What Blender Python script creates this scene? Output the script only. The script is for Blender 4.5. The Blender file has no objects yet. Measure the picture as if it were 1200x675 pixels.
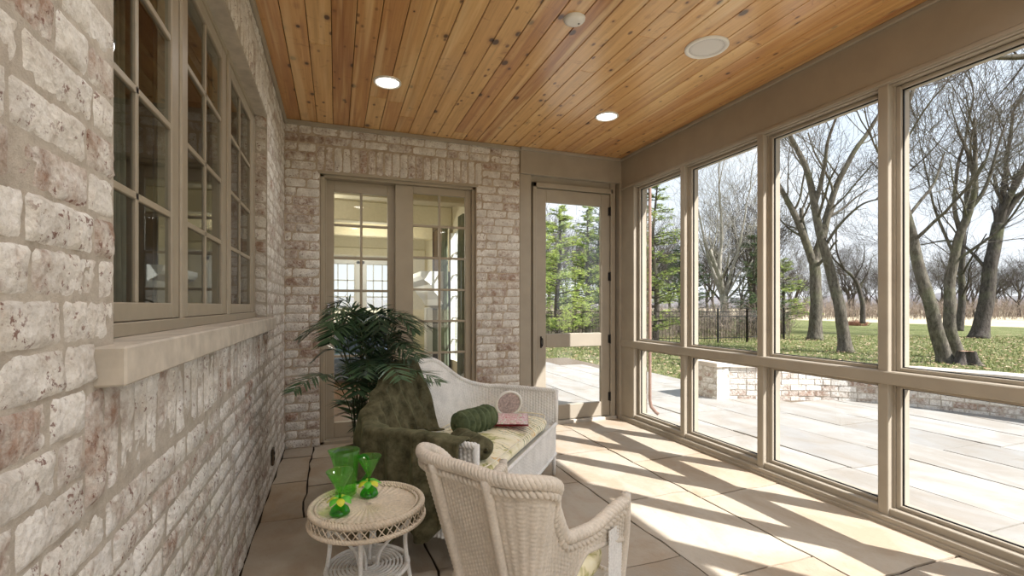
import bpy, math, random
import numpy as np
from mathutils import Vector, Matrix, noise
PI = math.pi
COL = bpy.context.scene.collection
rng = random.Random(7)
V = Vector

# ------------------------------------------------------------------ objects
def tag(o, label=None, cat=None, group=None, kind=None):
    if label: o['label'] = label
    if cat: o['category'] = cat
    if group: o['group'] = group
    if kind: o['kind'] = kind
    return o

def empty(name, loc=(0, 0, 0), rz=0.0, label=None, cat=None, group=None, kind=None):
    o = bpy.data.objects.new(name, None)
    o.empty_display_size = 0.1
    COL.objects.link(o)
    o.location = loc
    o.rotation_euler = (0, 0, rz)
    return tag(o, label, cat, group, kind)

class MB:
    """collects shapes and links them as one mesh object"""
    def __init__(s):
        s.v = []; s.f = []; s.c = []; s.sm = []; s.uv = None
    def add(s, vs, fs, col=None, smooth=False):
        b = len(s.v)
        s.v.extend([tuple(p) for p in vs])
        for f in fs:
            s.f.append(tuple(i + b for i in f)); s.c.append(col); s.sm.append(smooth)
    def box(s, x0, x1, y0, y1, z0, z1, col=None, M=None, bev=0.0):
        if bev > 0:
            b = min(bev, (x1-x0)*.45, (y1-y0)*.45, (z1-z0)*.45)
            vs = []; idx = {}
            for ix, X in enumerate((x0, x1)):
                for iy, Y in enumerate((y0, y1)):
                    for iz, Z in enumerate((z0, z1)):
                        sx = b if ix == 0 else -b; sy = b if iy == 0 else -b; sz = b if iz == 0 else -b
                        for k, p in enumerate(((X, Y+sy, Z+sz), (X+sx, Y, Z+sz), (X+sx, Y+sy, Z))):
                            idx[(ix, iy, iz, k)] = len(vs); vs.append(p)
            g = lambda a, b_, c, k: idx[(a, b_, c, k)]
            fs = [[g(0,0,0,0), g(0,0,1,0), g(0,1,1,0), g(0,1,0,0)], [g(1,0,0,0), g(1,1,0,0), g(1,1,1,0), g(1,0,1,0)],
                  [g(0,0,0,1), g(1,0,0,1), g(1,0,1,1), g(0,0,1,1)], [g(0,1,0,1), g(0,1,1,1), g(1,1,1,1), g(1,1,0,1)],
                  [g(0,0,0,2), g(0,1,0,2), g(1,1,0,2), g(1,0,0,2)], [g(0,0,1,2), g(1,0,1,2), g(1,1,1,2), g(0,1,1,2)]]
            for a in (0, 1):
                for c in (0, 1):
                    fs.append([g(a,0,c,0), g(a,0,c,2), g(a,1,c,2), g(a,1,c,0)])
                    fs.append([g(0,a,c,1), g(0,a,c,2), g(1,a,c,2), g(1,a,c,1)])
                    fs.append([g(a,c,0,0), g(a,c,1,0), g(a,c,1,1), g(a,c,0,1)])
            for a in (0, 1):
                for b_ in (0, 1):
                    for c in (0, 1):
                        fs.append([g(a,b_,c,0), g(a,b_,c,1), g(a,b_,c,2)])
            if M is not None: vs = [M @ V(p) for p in vs]
            s.add(vs, fs, col); return
        vs = [(x, y, z) for x in (x0, x1) for y in (y0, y1) for z in (z0, z1)]
        if M is not None: vs = [M @ V(p) for p in vs]
        s.add(vs, [(0,1,3,2), (4,6,7,5), (0,4,5,1), (2,3,7,6), (0,2,6,4), (1,5,7,3)], col)
    def tube(s, pts, rad, n=8, col=None, cap=True, closed=False, flat=None):
        pts = [V(p) for p in pts]; m = len(pts)
        if not hasattr(rad, '__len__'): rad = [rad]*m
        vs = []; up = None
        for i, p in enumerate(pts):
            if closed: t = pts[(i+1) % m] - pts[i-1]
            elif i == 0: t = pts[1]-p
            elif i == m-1: t = p-pts[i-1]
            else: t = pts[i+1]-pts[i-1]
            if t.length < 1e-9: t = V((0, 0, 1))
            t.normalize()
            if up is None:
                up = V((0, 0, 1)) if abs(t.z) < .9 else V((1, 0, 0))
            a = up - t*up.dot(t)
            if a.length < 1e-6: a = t.orthogonal()
            a.normalize(); b = t.cross(a); up = a
            for k in range(n):
                an = 2*PI*k/n
                ra = rad[i]; rb = rad[i] if flat is None else rad[i]*flat
                vs.append(p + a*(math.cos(an)*ra) + b*(math.sin(an)*rb))
        fs = []
        rows = m if closed else m-1
        for i in range(rows):
            j = (i+1) % m
            for k in range(n):
                k2 = (k+1) % n
                fs.append((i*n+k, i*n+k2, j*n+k2, j*n+k))
        if cap and not closed:
            fs.append(tuple(range(n-1, -1, -1))); fs.append(tuple((m-1)*n+k for k in range(n)))
        s.add(vs, fs, col, True)
    def braid(s, pts, R, r, strands=3, pitch=.06, n=6, closed=False, col=None):
        """helical strands wound round a smooth path: a braided rim"""
        pts = resample(pts, pitch/10, closed)
        m = len(pts); frames = []; up = None; L = [0]
        for i, p in enumerate(pts):
            if closed: t = pts[(i+1) % m]-pts[i-1]
            else: t = pts[min(i+1, m-1)]-pts[max(i-1, 0)]
            t.normalize()
            if up is None: up = V((0, 0, 1)) if abs(t.z) < .9 else V((1, 0, 0))
            a = (up - t*up.dot(t)).normalized(); up = a
            frames.append((a, t.cross(a)))
            if i: L.append(L[-1]+(pts[i]-pts[i-1]).length)
        tot = L[-1] + ((pts[0]-pts[-1]).length if closed else 0)
        turns = max(1, round(tot/pitch))
        for k in range(strands):
            q = []
            for i, p in enumerate(pts):
                an = 2*PI*(turns*L[i]/tot + k/strands)
                a, b = frames[i]
                q.append(p + a*math.cos(an)*R + b*math.sin(an)*R)
            s.tube(q, r, n, col, closed=closed)
    def lathe(s, prof, n=32, c=(0, 0, 0), col=None, smooth=True):
        vs = []
        for (r, z) in prof:
            for k in range(n):
                a = 2*PI*k/n
                vs.append((c[0]+r*math.cos(a), c[1]+r*math.sin(a), c[2]+z))
        fs = []
        for i in range(len(prof)-1):
            for k in range(n):
                k2 = (k+1) % n
                fs.append((i*n+k, i*n+k2, (i+1)*n+k2, (i+1)*n+k))
        s.add(vs, fs, col, smooth)
    def grid(s, P, col=None, smooth=True, closed_u=False):
        nu = len(P); nv = len(P[0])
        vs = [p for row in P for p in row]
        fs = []
        for i in range(nu if closed_u else nu-1):
            i2 = (i+1) % nu
            for j in range(nv-1):
                fs.append((i*nv+j, i2*nv+j, i2*nv+j+1, i*nv+j+1))
        s.add(vs, fs, col, smooth)
    def build(s, name, mat, parent=None, recalc=False, origin=None):
        me = bpy.data.meshes.new(name)
        vs = s.v
        if origin is not None:
            o_ = origin; vs = [(p[0]-o_[0], p[1]-o_[1], p[2]-o_[2]) for p in vs]
        me.from_pydata(vs, [], s.f)
        me.polygons.foreach_set('use_smooth', s.sm)
        if any(c is not None for c in s.c):
            at = me.attributes.new('rnd', 'FLOAT_COLOR', 'FACE')
            buf = np.zeros((len(s.f), 4), dtype=np.float32); buf[:, 3] = 1
            for i, c in enumerate(s.c):
                if c is not None: buf[i, :3] = c
            at.data.foreach_set('color', buf.ravel())
        if recalc:
            import bmesh
            bm = bmesh.new(); bm.from_mesh(me); bmesh.ops.recalc_face_normals(bm, faces=bm.faces); bm.to_mesh(me); bm.free()
        me.update()
        me.materials.append(mat)
        o = bpy.data.objects.new(name, me); COL.objects.link(o)
        if parent is not None: o.parent = parent
        if origin is not None: o.location = origin
        return o

def resample(pts, step, closed=False):
    pts = [V(p) for p in pts]
    if closed: pts = pts+[pts[0]]
    L = [0]
    for a, b in zip(pts, pts[1:]): L.append(L[-1]+(b-a).length)
    n = max(2, int(L[-1]/step)); out = []; j = 0
    for i in range(n if closed else n+1):
        d = L[-1]*i/n
        while j < len(L)-2 and L[j+1] < d: j += 1
        t = (d-L[j])/max(1e-9, L[j+1]-L[j])
        out.append(pts[j].lerp(pts[j+1], t))
    return out

def smooth_path(pts, n=8):
    """Catmull-Rom through the points (any dimension)"""
    P = [np.array(p, float) for p in pts]; out = []
    for i in range(len(P)-1):
        p0 = P[max(i-1, 0)]; p1 = P[i]; p2 = P[i+1]; p3 = P[min(i+2, len(P)-1)]
        for k in range(n):
            t = k/n
            out.append(.5*((2*p1)+(-p0+p2)*t+(2*p0-5*p1+4*p2-p3)*t*t+(-p0+3*p1-3*p2+p3)*t**3))
    out.append(P[-1]); return out

def copy_tree(o, parent=None):
    c = o.copy(); COL.objects.link(c); c.parent = parent
    for ch in list(o.children): copy_tree(ch, c)
    return c

def lin(c):
    f = lambda x: x/12.92 if x <= .04045 else ((x+.055)/1.055)**2.4
    return (f(c[0]/255), f(c[1]/255), f(c[2]/255), 1)

# ------------------------------------------------------------------ materials
class Mat:
    def __init__(s, name, rough=.6, spec=.5):
        s.m = bpy.data.materials.new(name); s.m.use_nodes = True
        s.nt = s.m.node_tree; s.n = s.nt.nodes; s.b = s.n['Principled BSDF']; s.out = s.n['Material Output']
        s.b.inputs['Roughness'].default_value = rough
        s.b.inputs['Specular IOR Level'].default_value = spec
    def N(s, t, **kw):
        nd = s.n.new(t)
        for k, v in kw.items():
            if k.startswith('_'): setattr(nd, k[1:], v)
            else: s.put(nd, k, v)
        return nd
    def put(s, nd, k, v):
        k = k.replace('__', ' ')
        i = nd.inputs[int(k[1:])] if (k[0] == 'i' and k[1:].isdigit()) else nd.inputs[k]
        if hasattr(v, 'is_output') or isinstance(v, bpy.types.NodeSocket): s.nt.links.new(v, i)
        elif isinstance(v, bpy.types.Node): s.nt.links.new(v.outputs[0], i)
        else: i.default_value = v
    def coord(s, scale=(1, 1, 1), kind='Object', rot=(0, 0, 0), loc=None):
        tc = s.N('ShaderNodeTexCoord')
        mp = s.N('ShaderNodeMapping', Vector=tc.outputs[kind], Scale=scale, Rotation=rot)
        if loc is not None: s.put(mp, 'Location', loc)
        return mp.outputs[0]
    def noise(s, vec, scale=5, detail=4, rough=.55, dist=0.0, col=False):
        nd = s.N('ShaderNodeTexNoise', Vector=vec, Scale=scale, Detail=detail, Roughness=rough, Distortion=dist)
        return nd.outputs[1 if col else 0]
    def vor(s, vec, scale=5, feature='F1', rnd=1.0, out='Distance'):
        nd = s.N('ShaderNodeTexVoronoi', _feature=feature, Vector=vec, Scale=scale, Randomness=rnd)
        return nd.outputs[out]
    def ramp(s, fac, stops, interp='LINEAR'):
        nd = s.N('ShaderNodeValToRGB', Fac=fac); cr = nd.color_ramp; cr.interpolation = interp
        while len(cr.elements) < len(stops): cr.elements.new(.5)
        for e, (p, c) in zip(cr.elements, stops):
            e.position = p; e.color = c if hasattr(c, '__len__') else (c, c, c, 1)
        return nd.outputs[0]
    def mix(s, fac, a, b, mode='MIX'):
        nd = s.n.new('ShaderNodeMix'); nd.data_type = 'RGBA'; nd.blend_type = mode
        for k, v in ((0, fac), (6, a), (7, b)):
            i = nd.inputs[k]
            if isinstance(v, bpy.types.NodeSocket): s.nt.links.new(v, i)
            else: i.default_value = v
        return nd.outputs[2]
    def math(s, op, a, b=0.0, c=0.0, clamp=False):
        nd = s.n.new('ShaderNodeMath'); nd.operation = op; nd.use_clamp = clamp
        for k, v in enumerate((a, b, c)):
            if isinstance(v, bpy.types.NodeSocket): s.nt.links.new(v, nd.inputs[k])
            else: nd.inputs[k].default_value = v
        return nd.outputs[0]
    def attr(s, name='rnd'):
        nd = s.N('ShaderNodeAttribute'); nd.attribute_name = name
        return nd
    def color(s, c): s.put(s.b, 'Base Color', c); return s
    def bump(s, h, strength=.4, dist=.01, prev=None):
        nd = s.N('ShaderNodeBump', Height=h, Strength=strength, Distance=dist)
        if prev is not None: s.put(nd, 'Normal', prev)
        s.put(s.b, 'Normal', nd.outputs[0]); return nd.outputs[0]

def plain(name, rgb, rough=.5, spec=.5, metal=0.0, var=.06, scale=20, bump=0.0):
    m = Mat(name, rough, spec); c = lin(rgb); co = m.coord()
    n = m.noise(co, scale, 4)
    lo = tuple(x*(1-var*2) for x in c[:3])+(1,); hi = tuple(min(1, x*(1+var)) for x in c[:3])+(1,)
    m.color(m.ramp(n, [(.3, lo), (.7, hi)])); m.b.inputs['Metallic'].default_value = metal
    if bump: m.bump(n, bump, .005)
    return m.m

def schlick(m, ior=1.5):
    """reflectance of a thin sheet, the same from either side"""
    f0 = ((ior-1)/(ior+1))**2*1.6
    lw = m.N('ShaderNodeLayerWeight', Blend=.5)
    return m.math('ADD', m.math('MULTIPLY', m.math('POWER', lw.outputs['Facing'], 5.0), 1-f0), f0, clamp=True)

def glass_mat(name, tint=(1, 1, 1, 1), ior=1.5, rough=0.0):
    """thin pane: light passes straight through, with a fresnel reflection"""
    m = Mat(name); m.n.remove(m.b)
    fr = schlick(m, ior)
    tr = m.N('ShaderNodeBsdfTransparent', Color=tint)
    gl = m.N('ShaderNodeBsdfGlossy', Roughness=rough)
    mx = m.N('ShaderNodeMixShader', i0=fr, i1=tr.outputs[0], i2=gl.outputs[0])
    m.nt.links.new(mx.outputs[0], m.out.inputs[0])
    return m.m

def m_brick(name, warm=0.0, white=1.0):
    m = Mat(name, .9, .2)
    at = m.attr(); co = m.coord()
    sep = m.N('ShaderNodeSeparateColor', Color=at.outputs['Color'])
    r, g, b = sep.outputs[0], sep.outputs[1], sep.outputs[2]
    clay = m.ramp(m.noise(co, 26, 5, .65), [(.3, lin((134, 104, 88))), (.55, lin((166, 134, 115))), (.75, lin((184, 160, 142)))])
    clay = m.mix(m.math('MULTIPLY', g, .55), clay, lin((150, 138, 126)))
    wash = m.ramp(m.noise(co, 11, 6, .7), [(.3, lin((210, 202, 190))), (.5, lin((234, 230, 222))), (.72, lin((248, 246, 242)))])
    grey = m.ramp(m.noise(co, 7, 3, .6), [(.42, 0.0), (.62, 1.0)])
    wash = m.mix(m.math('MULTIPLY', grey, .35), wash, lin((181, 176, 170)))
    n1 = m.noise(co, 19, 7, .72); n2 = m.noise(co, 4.5, 3, .6)
    cover = m.math('ADD', m.math('MULTIPLY', n1, .75), m.math('MULTIPLY', n2, .35))
    cover = m.math('ADD', cover, m.math('MULTIPLY', r, .26))
    cover = m.ramp(m.math('ADD', cover, -.10 - warm*.10), [(.36, 0.0), (.56, .97*white)])
    c = m.mix(cover, clay, wash)
    gri = m.noise(co, 95, 5, .75)
    c = m.mix(m.math('MULTIPLY', m.ramp(gri, [(.46, 0.0), (.64, 1.0)]), .34), c, lin((160, 148, 134)))
    # small chips where the fired clay shows through
    ch = m.noise(co, 64, 4, .7)
    ch = m.math('MULTIPLY', m.ramp(ch, [(.575, 0.0), (.63, 1.0)]), m.ramp(m.noise(co, 8, 3), [(.45, 0.0), (.56, 1.0)]))
    c = m.mix(m.math('MULTIPLY', ch, .8), c, lin((112, 66, 50)))
    m.color(c)
    h = m.math('ADD', m.math('MULTIPLY', m.noise(co, 30, 6, .7), .7), m.math('MULTIPLY', m.vor(co, 60), .3))
    m.bump(h, 1.0, .011)
    return m.m

def m_mortar(name='mortar', a=(166, 156, 142), b=(206, 197, 184)):
    m = Mat(name, .95, .1); co = m.coord()
    c = m.ramp(m.noise(co, 14, 6, .7), [(.3, lin(a)), (.7, lin(b))])
    m.color(c); m.bump(m.noise(co, 45, 6, .75), .8, .008)
    return m.m

def m_stone(name, tones, joint=None, bumpy=.5, rough=.75, tan=(158, 134, 106), pale=(186, 178, 165)):
    m = Mat(name, rough, .35); co = m.coord(); at = m.attr()
    sep = m.N('ShaderNodeSeparateColor', Color=at.outputs['Color'])
    base = m.ramp(sep.outputs[0], [(i/(len(tones)-1), lin(t)) for i, t in enumerate(tones)])
    st = m.noise(m.coord((1.0, .55, 1)), 3.2, 6, .62, .6)
    c = m.mix(m.ramp(st, [(.40, 0.0), (.62, .55)]), base, lin(tan))
    c = m.mix(m.ramp(m.noise(co, 2.1, 5, .7, .4), [(.5, 0.0), (.72, .5)]), c, lin(pale))
    pit = m.ramp(m.noise(m.coord((1, .4, 1)), 42, 4, .7), [(.22, .6), (.40, 0.0)])
    c = m.mix(m.math('MULTIPLY', pit, .5), c, lin((120, 98, 76)))
    m.color(c)
    h = m.math('ADD', m.noise(co, 7, 6, .65), m.math('MULTIPLY', m.noise(co, 60, 4, .7), .25))
    m.bump(h, bumpy, .012)
    return m.m

def m_boards():
    m = Mat('knotty_pine', .33, .5)
    at = m.attr(); sep = m.N('ShaderNodeSeparateColor', Color=at.outputs['Color'])
    tc = m.N('ShaderNodeTexCoord')
    off = m.N('ShaderNodeVectorMath', _operation='MULTIPLY', i0=at.outputs['Color'], i1=(0.0, 37.0, 19.0))
    ad = m.N('ShaderNodeVectorMath', _operation='ADD', i0=tc.outputs['Object'], i1=off.outputs[0])
    def mp(s): return m.N('ShaderNodeMapping', Vector=ad.outputs[0], Scale=s).outputs[0]
    # knots: sparse cells stretched a little along the board
    kv = m.N('ShaderNodeTexVoronoi', _feature='F1', Vector=mp((7.6, 5.0, 1)), Scale=1.0, Randomness=1.0)
    ksz = m.N('ShaderNodeSeparateColor', Color=kv.outputs['Color'])
    kd = m.math('DIVIDE', kv.outputs['Distance'], m.math('ADD', m.math('MULTIPLY', ksz.outputs[0], .9), .25))
    knot = m.ramp(kd, [(.11, 1.0), (.17, 0.0)])
    halo = m.ramp(kd, [(.10, 1.0), (.34, 0.0)])
    kv2 = m.N('ShaderNodeTexVoronoi', _feature='F1', Vector=mp((14, 7.5, 1)), Scale=1.0, Randomness=1.0)
    k2s = m.N('ShaderNodeSeparateColor', Color=kv2.outputs['Color'])
    knot2 = m.math('MULTIPLY', m.ramp(kv2.outputs['Distance'], [(.10, 1.0), (.19, 0.0)]), m.ramp(k2s.outputs[0], [(.5, 0.0), (.55, 1.0)]))
    knot2 = m.math('MULTIPLY', knot2, m.ramp(sep.outputs[1], [(.25, .2), (.5, 1.0)]))
    # grain
    gr = m.noise(mp((60, 1.6, 1)), 1, 6, .7, .7)
    broad = m.noise(mp((13, .55, 1)), 1, 3, .6, 1.2)
    fac = m.math('ADD', m.math('MULTIPLY', gr, .45), m.math('MULTIPLY', broad, .55))
    c = m.ramp(fac, [(.36, lin((146, 92, 46))), (.47, lin((192, 138, 78))), (.56, lin((216, 168, 104))), (.66, lin((236, 200, 142)))])
    red = m.ramp(sep.outputs[0], [(0.0, lin((166, 110, 66))), (.3, lin((214, 160, 100))), (.55, lin((238, 200, 138))), (.8, lin((224, 176, 112))), (1.0, lin((182, 128, 88)))])
    c = m.mix(.5, c, red, 'MIX')
    c = m.mix(m.math('MULTIPLY', halo, .45), c, lin((140, 76, 34)))
    c = m.mix(m.math('MULTIPLY', knot, .92), c, lin((62, 30, 14)))
    c = m.mix(m.math('MULTIPLY', knot2, .85), c, lin((84, 44, 22)))
    sw = m.ramp(m.noise(mp((7, 9, 1)), 1, 4, .7, 1.5), [(.60, 0.0), (.72, .55)])
    c = m.mix(sw, c, lin((142, 86, 48)))
    lt = m.ramp(m.noise(mp((9, .35, 1)), 1, 3, .6), [(.56, 0.0), (.66, .55)])
    c = m.mix(lt, c, lin((244, 214, 158)))
    dk = m.ramp(m.noise(mp((4, .9, 1)), 1, 4, .7), [(.62, 0.0), (.78, .6)])
    c = m.mix(dk, c, lin((120, 70, 36)))
    m.color(c)
    m.bump(gr, .10, .003)
    m.b.inputs['Coat Weight'].default_value = .7; m.b.inputs['Coat Roughness'].default_value = .22
    return m.m

def m_bark(name, a, b):
    m = Mat(name, .95, .1); co = m.coord((1, 1, .35))
    n = m.noise(co, 14, 6, .7, .4)
    c = m.ramp(n, [(.32, lin(a)), (.68, lin(b))])
    mo = m.ramp(m.noise(m.coord(), 1.3, 3), [(.5, 0.0), (.7, .45)])
    m.color(m.mix(mo, c, lin((112, 116, 84)))); m.bump(n, .8, .04)
    return m.m

def m_leaf(name, a, b, scale=8, trans=.25, rough=.5):
    m = Mat(name, rough, .3); at = m.attr()
    sep = m.N('ShaderNodeSeparateColor', Color=at.outputs['Color'])
    c = m.ramp(sep.outputs[0], [(0.0, lin(a)), (1.0, lin(b))])
    m.color(c)
    tl = m.N('ShaderNodeBsdfTranslucent', Color=c)
    mx = m.N('ShaderNodeMixShader', i0=trans, i1=m.b.outputs[0], i2=tl.outputs[0])
    m.nt.links.new(mx.outputs[0], m.out.inputs[0])
    return m.m

def m_grass():
    m = Mat('lawn_grass', .95, .1); co = m.coord()
    n = m.noise(co, 1.1, 6, .7); n2 = m.noise(co, 14, 5, .75)
    c = m.ramp(m.math('ADD', m.math('MULTIPLY', n, .5), m.math('MULTIPLY', n2, .5)),
               [(.34, lin((70, 78, 46))), (.44, lin((98, 106, 62))), (.53, lin((124, 128, 82))), (.62, lin((150, 142, 110)))])
    lf = m.ramp(m.noise(co, 24, 3, .7), [(.60, 0.0), (.66, 1.0)])
    lf = m.math('MULTIPLY', lf, m.ramp(m.noise(co, .5, 4, .6), [(.42, .1), (.6, .9)]))
    c = m.mix(lf, c, lin((182, 156, 122)))
    m.color(c); m.bump(m.noise(co, 30, 5, .8), 1.0, .05)
    return m.m

def m_wicker(name, rgb, var=.08):
    m = Mat(name, .55, .35); co = m.coord(); c = lin(rgb)
    n = m.noise(co, 120, 3); n2 = m.noise(co, 9, 4)
    f = m.math('ADD', m.math('MULTIPLY', n, .5), m.math('MULTIPLY', n2, .5))
    lo = tuple(x*(1-3*var) for x in c[:3])+(1,)
    m.color(m.ramp(f, [(.35, lo), (.6, c)])); m.bump(n, .25, .001)
    return m.m

def m_floral(name):
    m = Mat(name, .85, .15); co = m.coord()
    dv = m.noise(co, 6, 4, .6, 0, True)
    ad = m.N('ShaderNodeVectorMath', _operation='MULTIPLY_ADD', i0=dv, i1=(.12, .12, .12), i2=co)
    n = m.noise(ad.outputs[0], 5, 4, .6, 1.2)
    c = m.ramp(n, [(.30, lin((120, 134, 70))), (.37, lin((186, 182, 122))), (.43, lin((240, 231, 196))), (.60, lin((248, 242, 220))), (.66, lin((232, 204, 146))), (.74, lin((210, 150, 130)))])
    w = m.N('ShaderNodeTexWave', _wave_type='BANDS', Vector=ad.outputs[0], Scale=9.0, Distortion=7.0, Detail=2.0)
    sp = m.math('MULTIPLY', m.ramp(w.outputs[1], [(.82, 0.0), (.9, 1.0)]), m.ramp(m.noise(co, 3.3, 2), [(.5, 0.0), (.6, .8)]))
    c = m.mix(sp, c, lin((92, 108, 58)))
    m.color(c); m.bump(m.noise(co, 150, 2), .2, .002)
    return m.m

def m_velvet(name, a, b, scale=14):
    m = Mat(name, .9, .1); co = m.coord()
    m.color(m.ramp(m.noise(co, scale, 5, .7), [(.35, lin(a)), (.7, lin(b))]))
    m.b.inputs['Sheen Weight'].default_value = .45; m.b.inputs['Sheen Roughness'].default_value = .4
    m.b.inputs['Sheen Tint'].default_value = lin((150, 160, 120))
    m.bump(m.noise(co, 260, 3), .35, .002)
    return m.m

M_BRICK = m_brick('whitewashed_brick'); M_BRICK_B = m_brick('whitewashed_brick_back', .35, .97)
M_MORT = m_mortar(); M_MORT_B = m_mortar('shaded_joint_mortar', (158, 141, 122), (202, 188, 168))  # back wall mortar toned darker: joint shade put into its colour
TAUPE = (164, 154, 138)
M_TRIM = plain('taupe_paint', TAUPE, .5, .4, var=.04, scale=6)
M_TRIM_D = plain('taupe_paint_doors', (168, 156, 136), .45, .4, var=.03, scale=6)
M_WIN = plain('window_paint', (160, 149, 130), .4, .5, var=.03)
M_BLACK = plain('black_rubber', (22, 21, 20), .6, .3, var=.02)
M_IRON = plain('black_iron', (28, 27, 26), .45, .5, metal=.4)
M_CHROME = plain('brushed_nickel', (176, 176, 180), .25, .6, metal=.9)
M_SILL = plain('limestone_sill', (196, 187, 173), .85, .2, var=.10, scale=14, bump=.25)
M_FLOOR = m_stone('flagstone', [(166, 153, 135), (184, 172, 155), (160, 149, 134), (192, 181, 164), (176, 159, 137)])
M_PATIO = m_stone('patio_stone', [(152, 149, 143), (164, 160, 153), (144, 141, 136), (168, 164, 157)], bumpy=.4, tan=(136, 124, 108), pale=(156, 151, 143))
M_GROUT = plain('dark_grout', (60, 50, 42), .95, .1, var=.2, scale=30, bump=.5)
M_PGROUT = plain('patio_grout', (120, 108, 94), .95, .1, var=.2, scale=30)
M_BOARD = m_boards()
M_GAP = plain('board_gap', (70, 38, 20), .9, .1)
M_GLASS = glass_mat('clear_glass')
M_GLASS_W = glass_mat('window_glass', (.80, .84, .80, 1), 1.62)
M_WHITE = plain('white_paint', (236, 234, 228), .4, .4, var=.01)
M_CREAM = plain('cream_plaster', (214, 204, 176), .8, .2, var=.03)
M_GRASS = m_grass()
M_BARK = m_bark('grey_bark', (60, 55, 49), (122, 115, 104))
M_BARK_P = m_bark('pale_bark', (128, 122, 112), (190, 184, 172))
M_BARK_D = m_bark('dark_bark', (54, 48, 45), (100, 93, 87))
M_PINE = m_leaf('pine_needles', (96, 122, 52), (186, 196, 108), trans=.35)
M_SPRUCE = m_leaf('spruce_needles', (42, 62, 36), (92, 112, 62), trans=.2)
M_PALM = m_leaf('palm_leaf', (26, 46, 30), (92, 120, 86), trans=.15, rough=.35)
M_WICK = m_wicker('white_wicker', (240, 238, 234)); M_WICK_C = m_wicker('cream_wicker', (222, 212, 198), .08)
M_WICK_T = m_wicker('natural_wicker', (228, 212, 190), .10)
M_FLORAL = m_floral('floral_fabric')
M_THROW = m_velvet('olive_throw', (62, 59, 42), (116, 111, 86)); M_BOLST = m_velvet('green_velvet', (58, 68, 48), (104, 114, 84))

# ------------------------------------------------------------------ numbers of the place
XL, XR, YB, HC = -0.42, 2.94, 4.555, 2.85
YF = -2.6
COURSE = 0.0792

# ------------------------------------------------------------------ brickwork
def brickwork(mb, O, U, W, N, u0, u1, v0, v1, holes=(), soldiers=(), fine=None, seed=1, proud=.0062):
    O = V(O); U = V(U); W = V(W); N = V(N); rg = random.Random(seed)
    def one(ua, ub, va, vb, vert=False):
        g = .0018
        ua += g*rg.uniform(.6, 1.4); ub -= g*rg.uniform(.6, 1.4); va += g*rg.uniform(.6, 1.3); vb -= g*rg.uniform(.6, 1.3)
        if ub-ua < .02 or vb-va < .02: return
        cm = O+U*((ua+ub)/2)+W*((va+vb)/2)
        f = fine(cm) if fine else 0
        du, dv = (.010, .010) if f == 2 else ((.018, .016) if f == 1 else (.036, .026))
        nu = max(3, int((ub-ua)/du)); nv = max(3, int((vb-va)/dv))
        col = (rg.random(), rg.random(), rg.random())
        pr = proud*rg.uniform(.35, 1.15); ta = rg.uniform(-.02, .02); tb = rg.uniform(-.03, .03)
        so = rg.uniform(0, 100)
        vs = []
        for i in range(nu+1):
            for j in range(nv+1):
                a = i/nu; b = j/nv
                u = ua+(ub-ua)*a; v = va+(vb-va)*b
                edge = (i in (0, nu)) or (j in (0, nv))
                q = (u*38+so, v*38, so)
                if edge:
                    n1 = noise.noise(q); n2 = noise.noise((q[1]+9, q[0], 3.0+so))
                    u += n1*.0045; v += n2*.0040
                    h = -.0015
                else:
                    e = min(min(a, 1-a)*(ub-ua), min(b, 1-b)*(vb-va))
                    h = pr*(1-math.exp(-e/.0055))
                    h += (a-.5)*ta*(ub-ua)*2 + (b-.5)*tb*(vb-va)*2
                    h += noise.noise((u*26+so, v*26, so))*.0042 + noise.noise((u*70+so, v*70, 1))*.0030
                vs.append(O+U*u+W*v+N*h)
        fs = []
        m = nv+1
        for i in range(nu):
            for j in range(nv):
                fs.append((i*m+j, (i+1)*m+j, (i+1)*m+j+1, i*m+j+1))
        mb.add(vs, fs, col, True)
    blocked = list(holes)+[(s[0], s[1], s[2], s[3]) for s in soldiers]
    nc = int(round((v1-v0)/COURSE))
    ch = (v1-v0)/nc
    for k in range(nc):
        va = v0+k*ch; vb = va+ch; vm = (va+vb)/2
        segs = [(u0, u1)]
        for h in blocked:
            if h[2] < vm < h[3]:
                ns = []
                for a, b in segs:
                    if h[1] <= a or h[0] >= b: ns.append((a, b)); continue
                    if h[0] > a: ns.append((a, h[0]))
                    if h[1] < b: ns.append((h[1], b))
                segs = ns
        for a, b in segs:
            x = a - (.108 if k % 2 else 0) - rg.choice([0, 0, .02, .05])
            while x < b-.012:
                L = .216 if rg.random() < .8 else .112
                L += rg.uniform(-.006, .006)
                e = x+L
                if b-e < .04: e = b
                if e > a+.02: one(max(x, a), min(e, b), va, vb)
                x = e
    for (a, b, c, d) in soldiers:
        n = max(1, int(round((b-a)/.074)))
        for i in range(n):
            one(a+(b-a)*i/n, a+(b-a)*(i+1)/n, c, d, True)

W_Y0, W_Y1, W_Z0, W_Z1 = 1.18, 3.46, 1.165, 2.47
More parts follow.
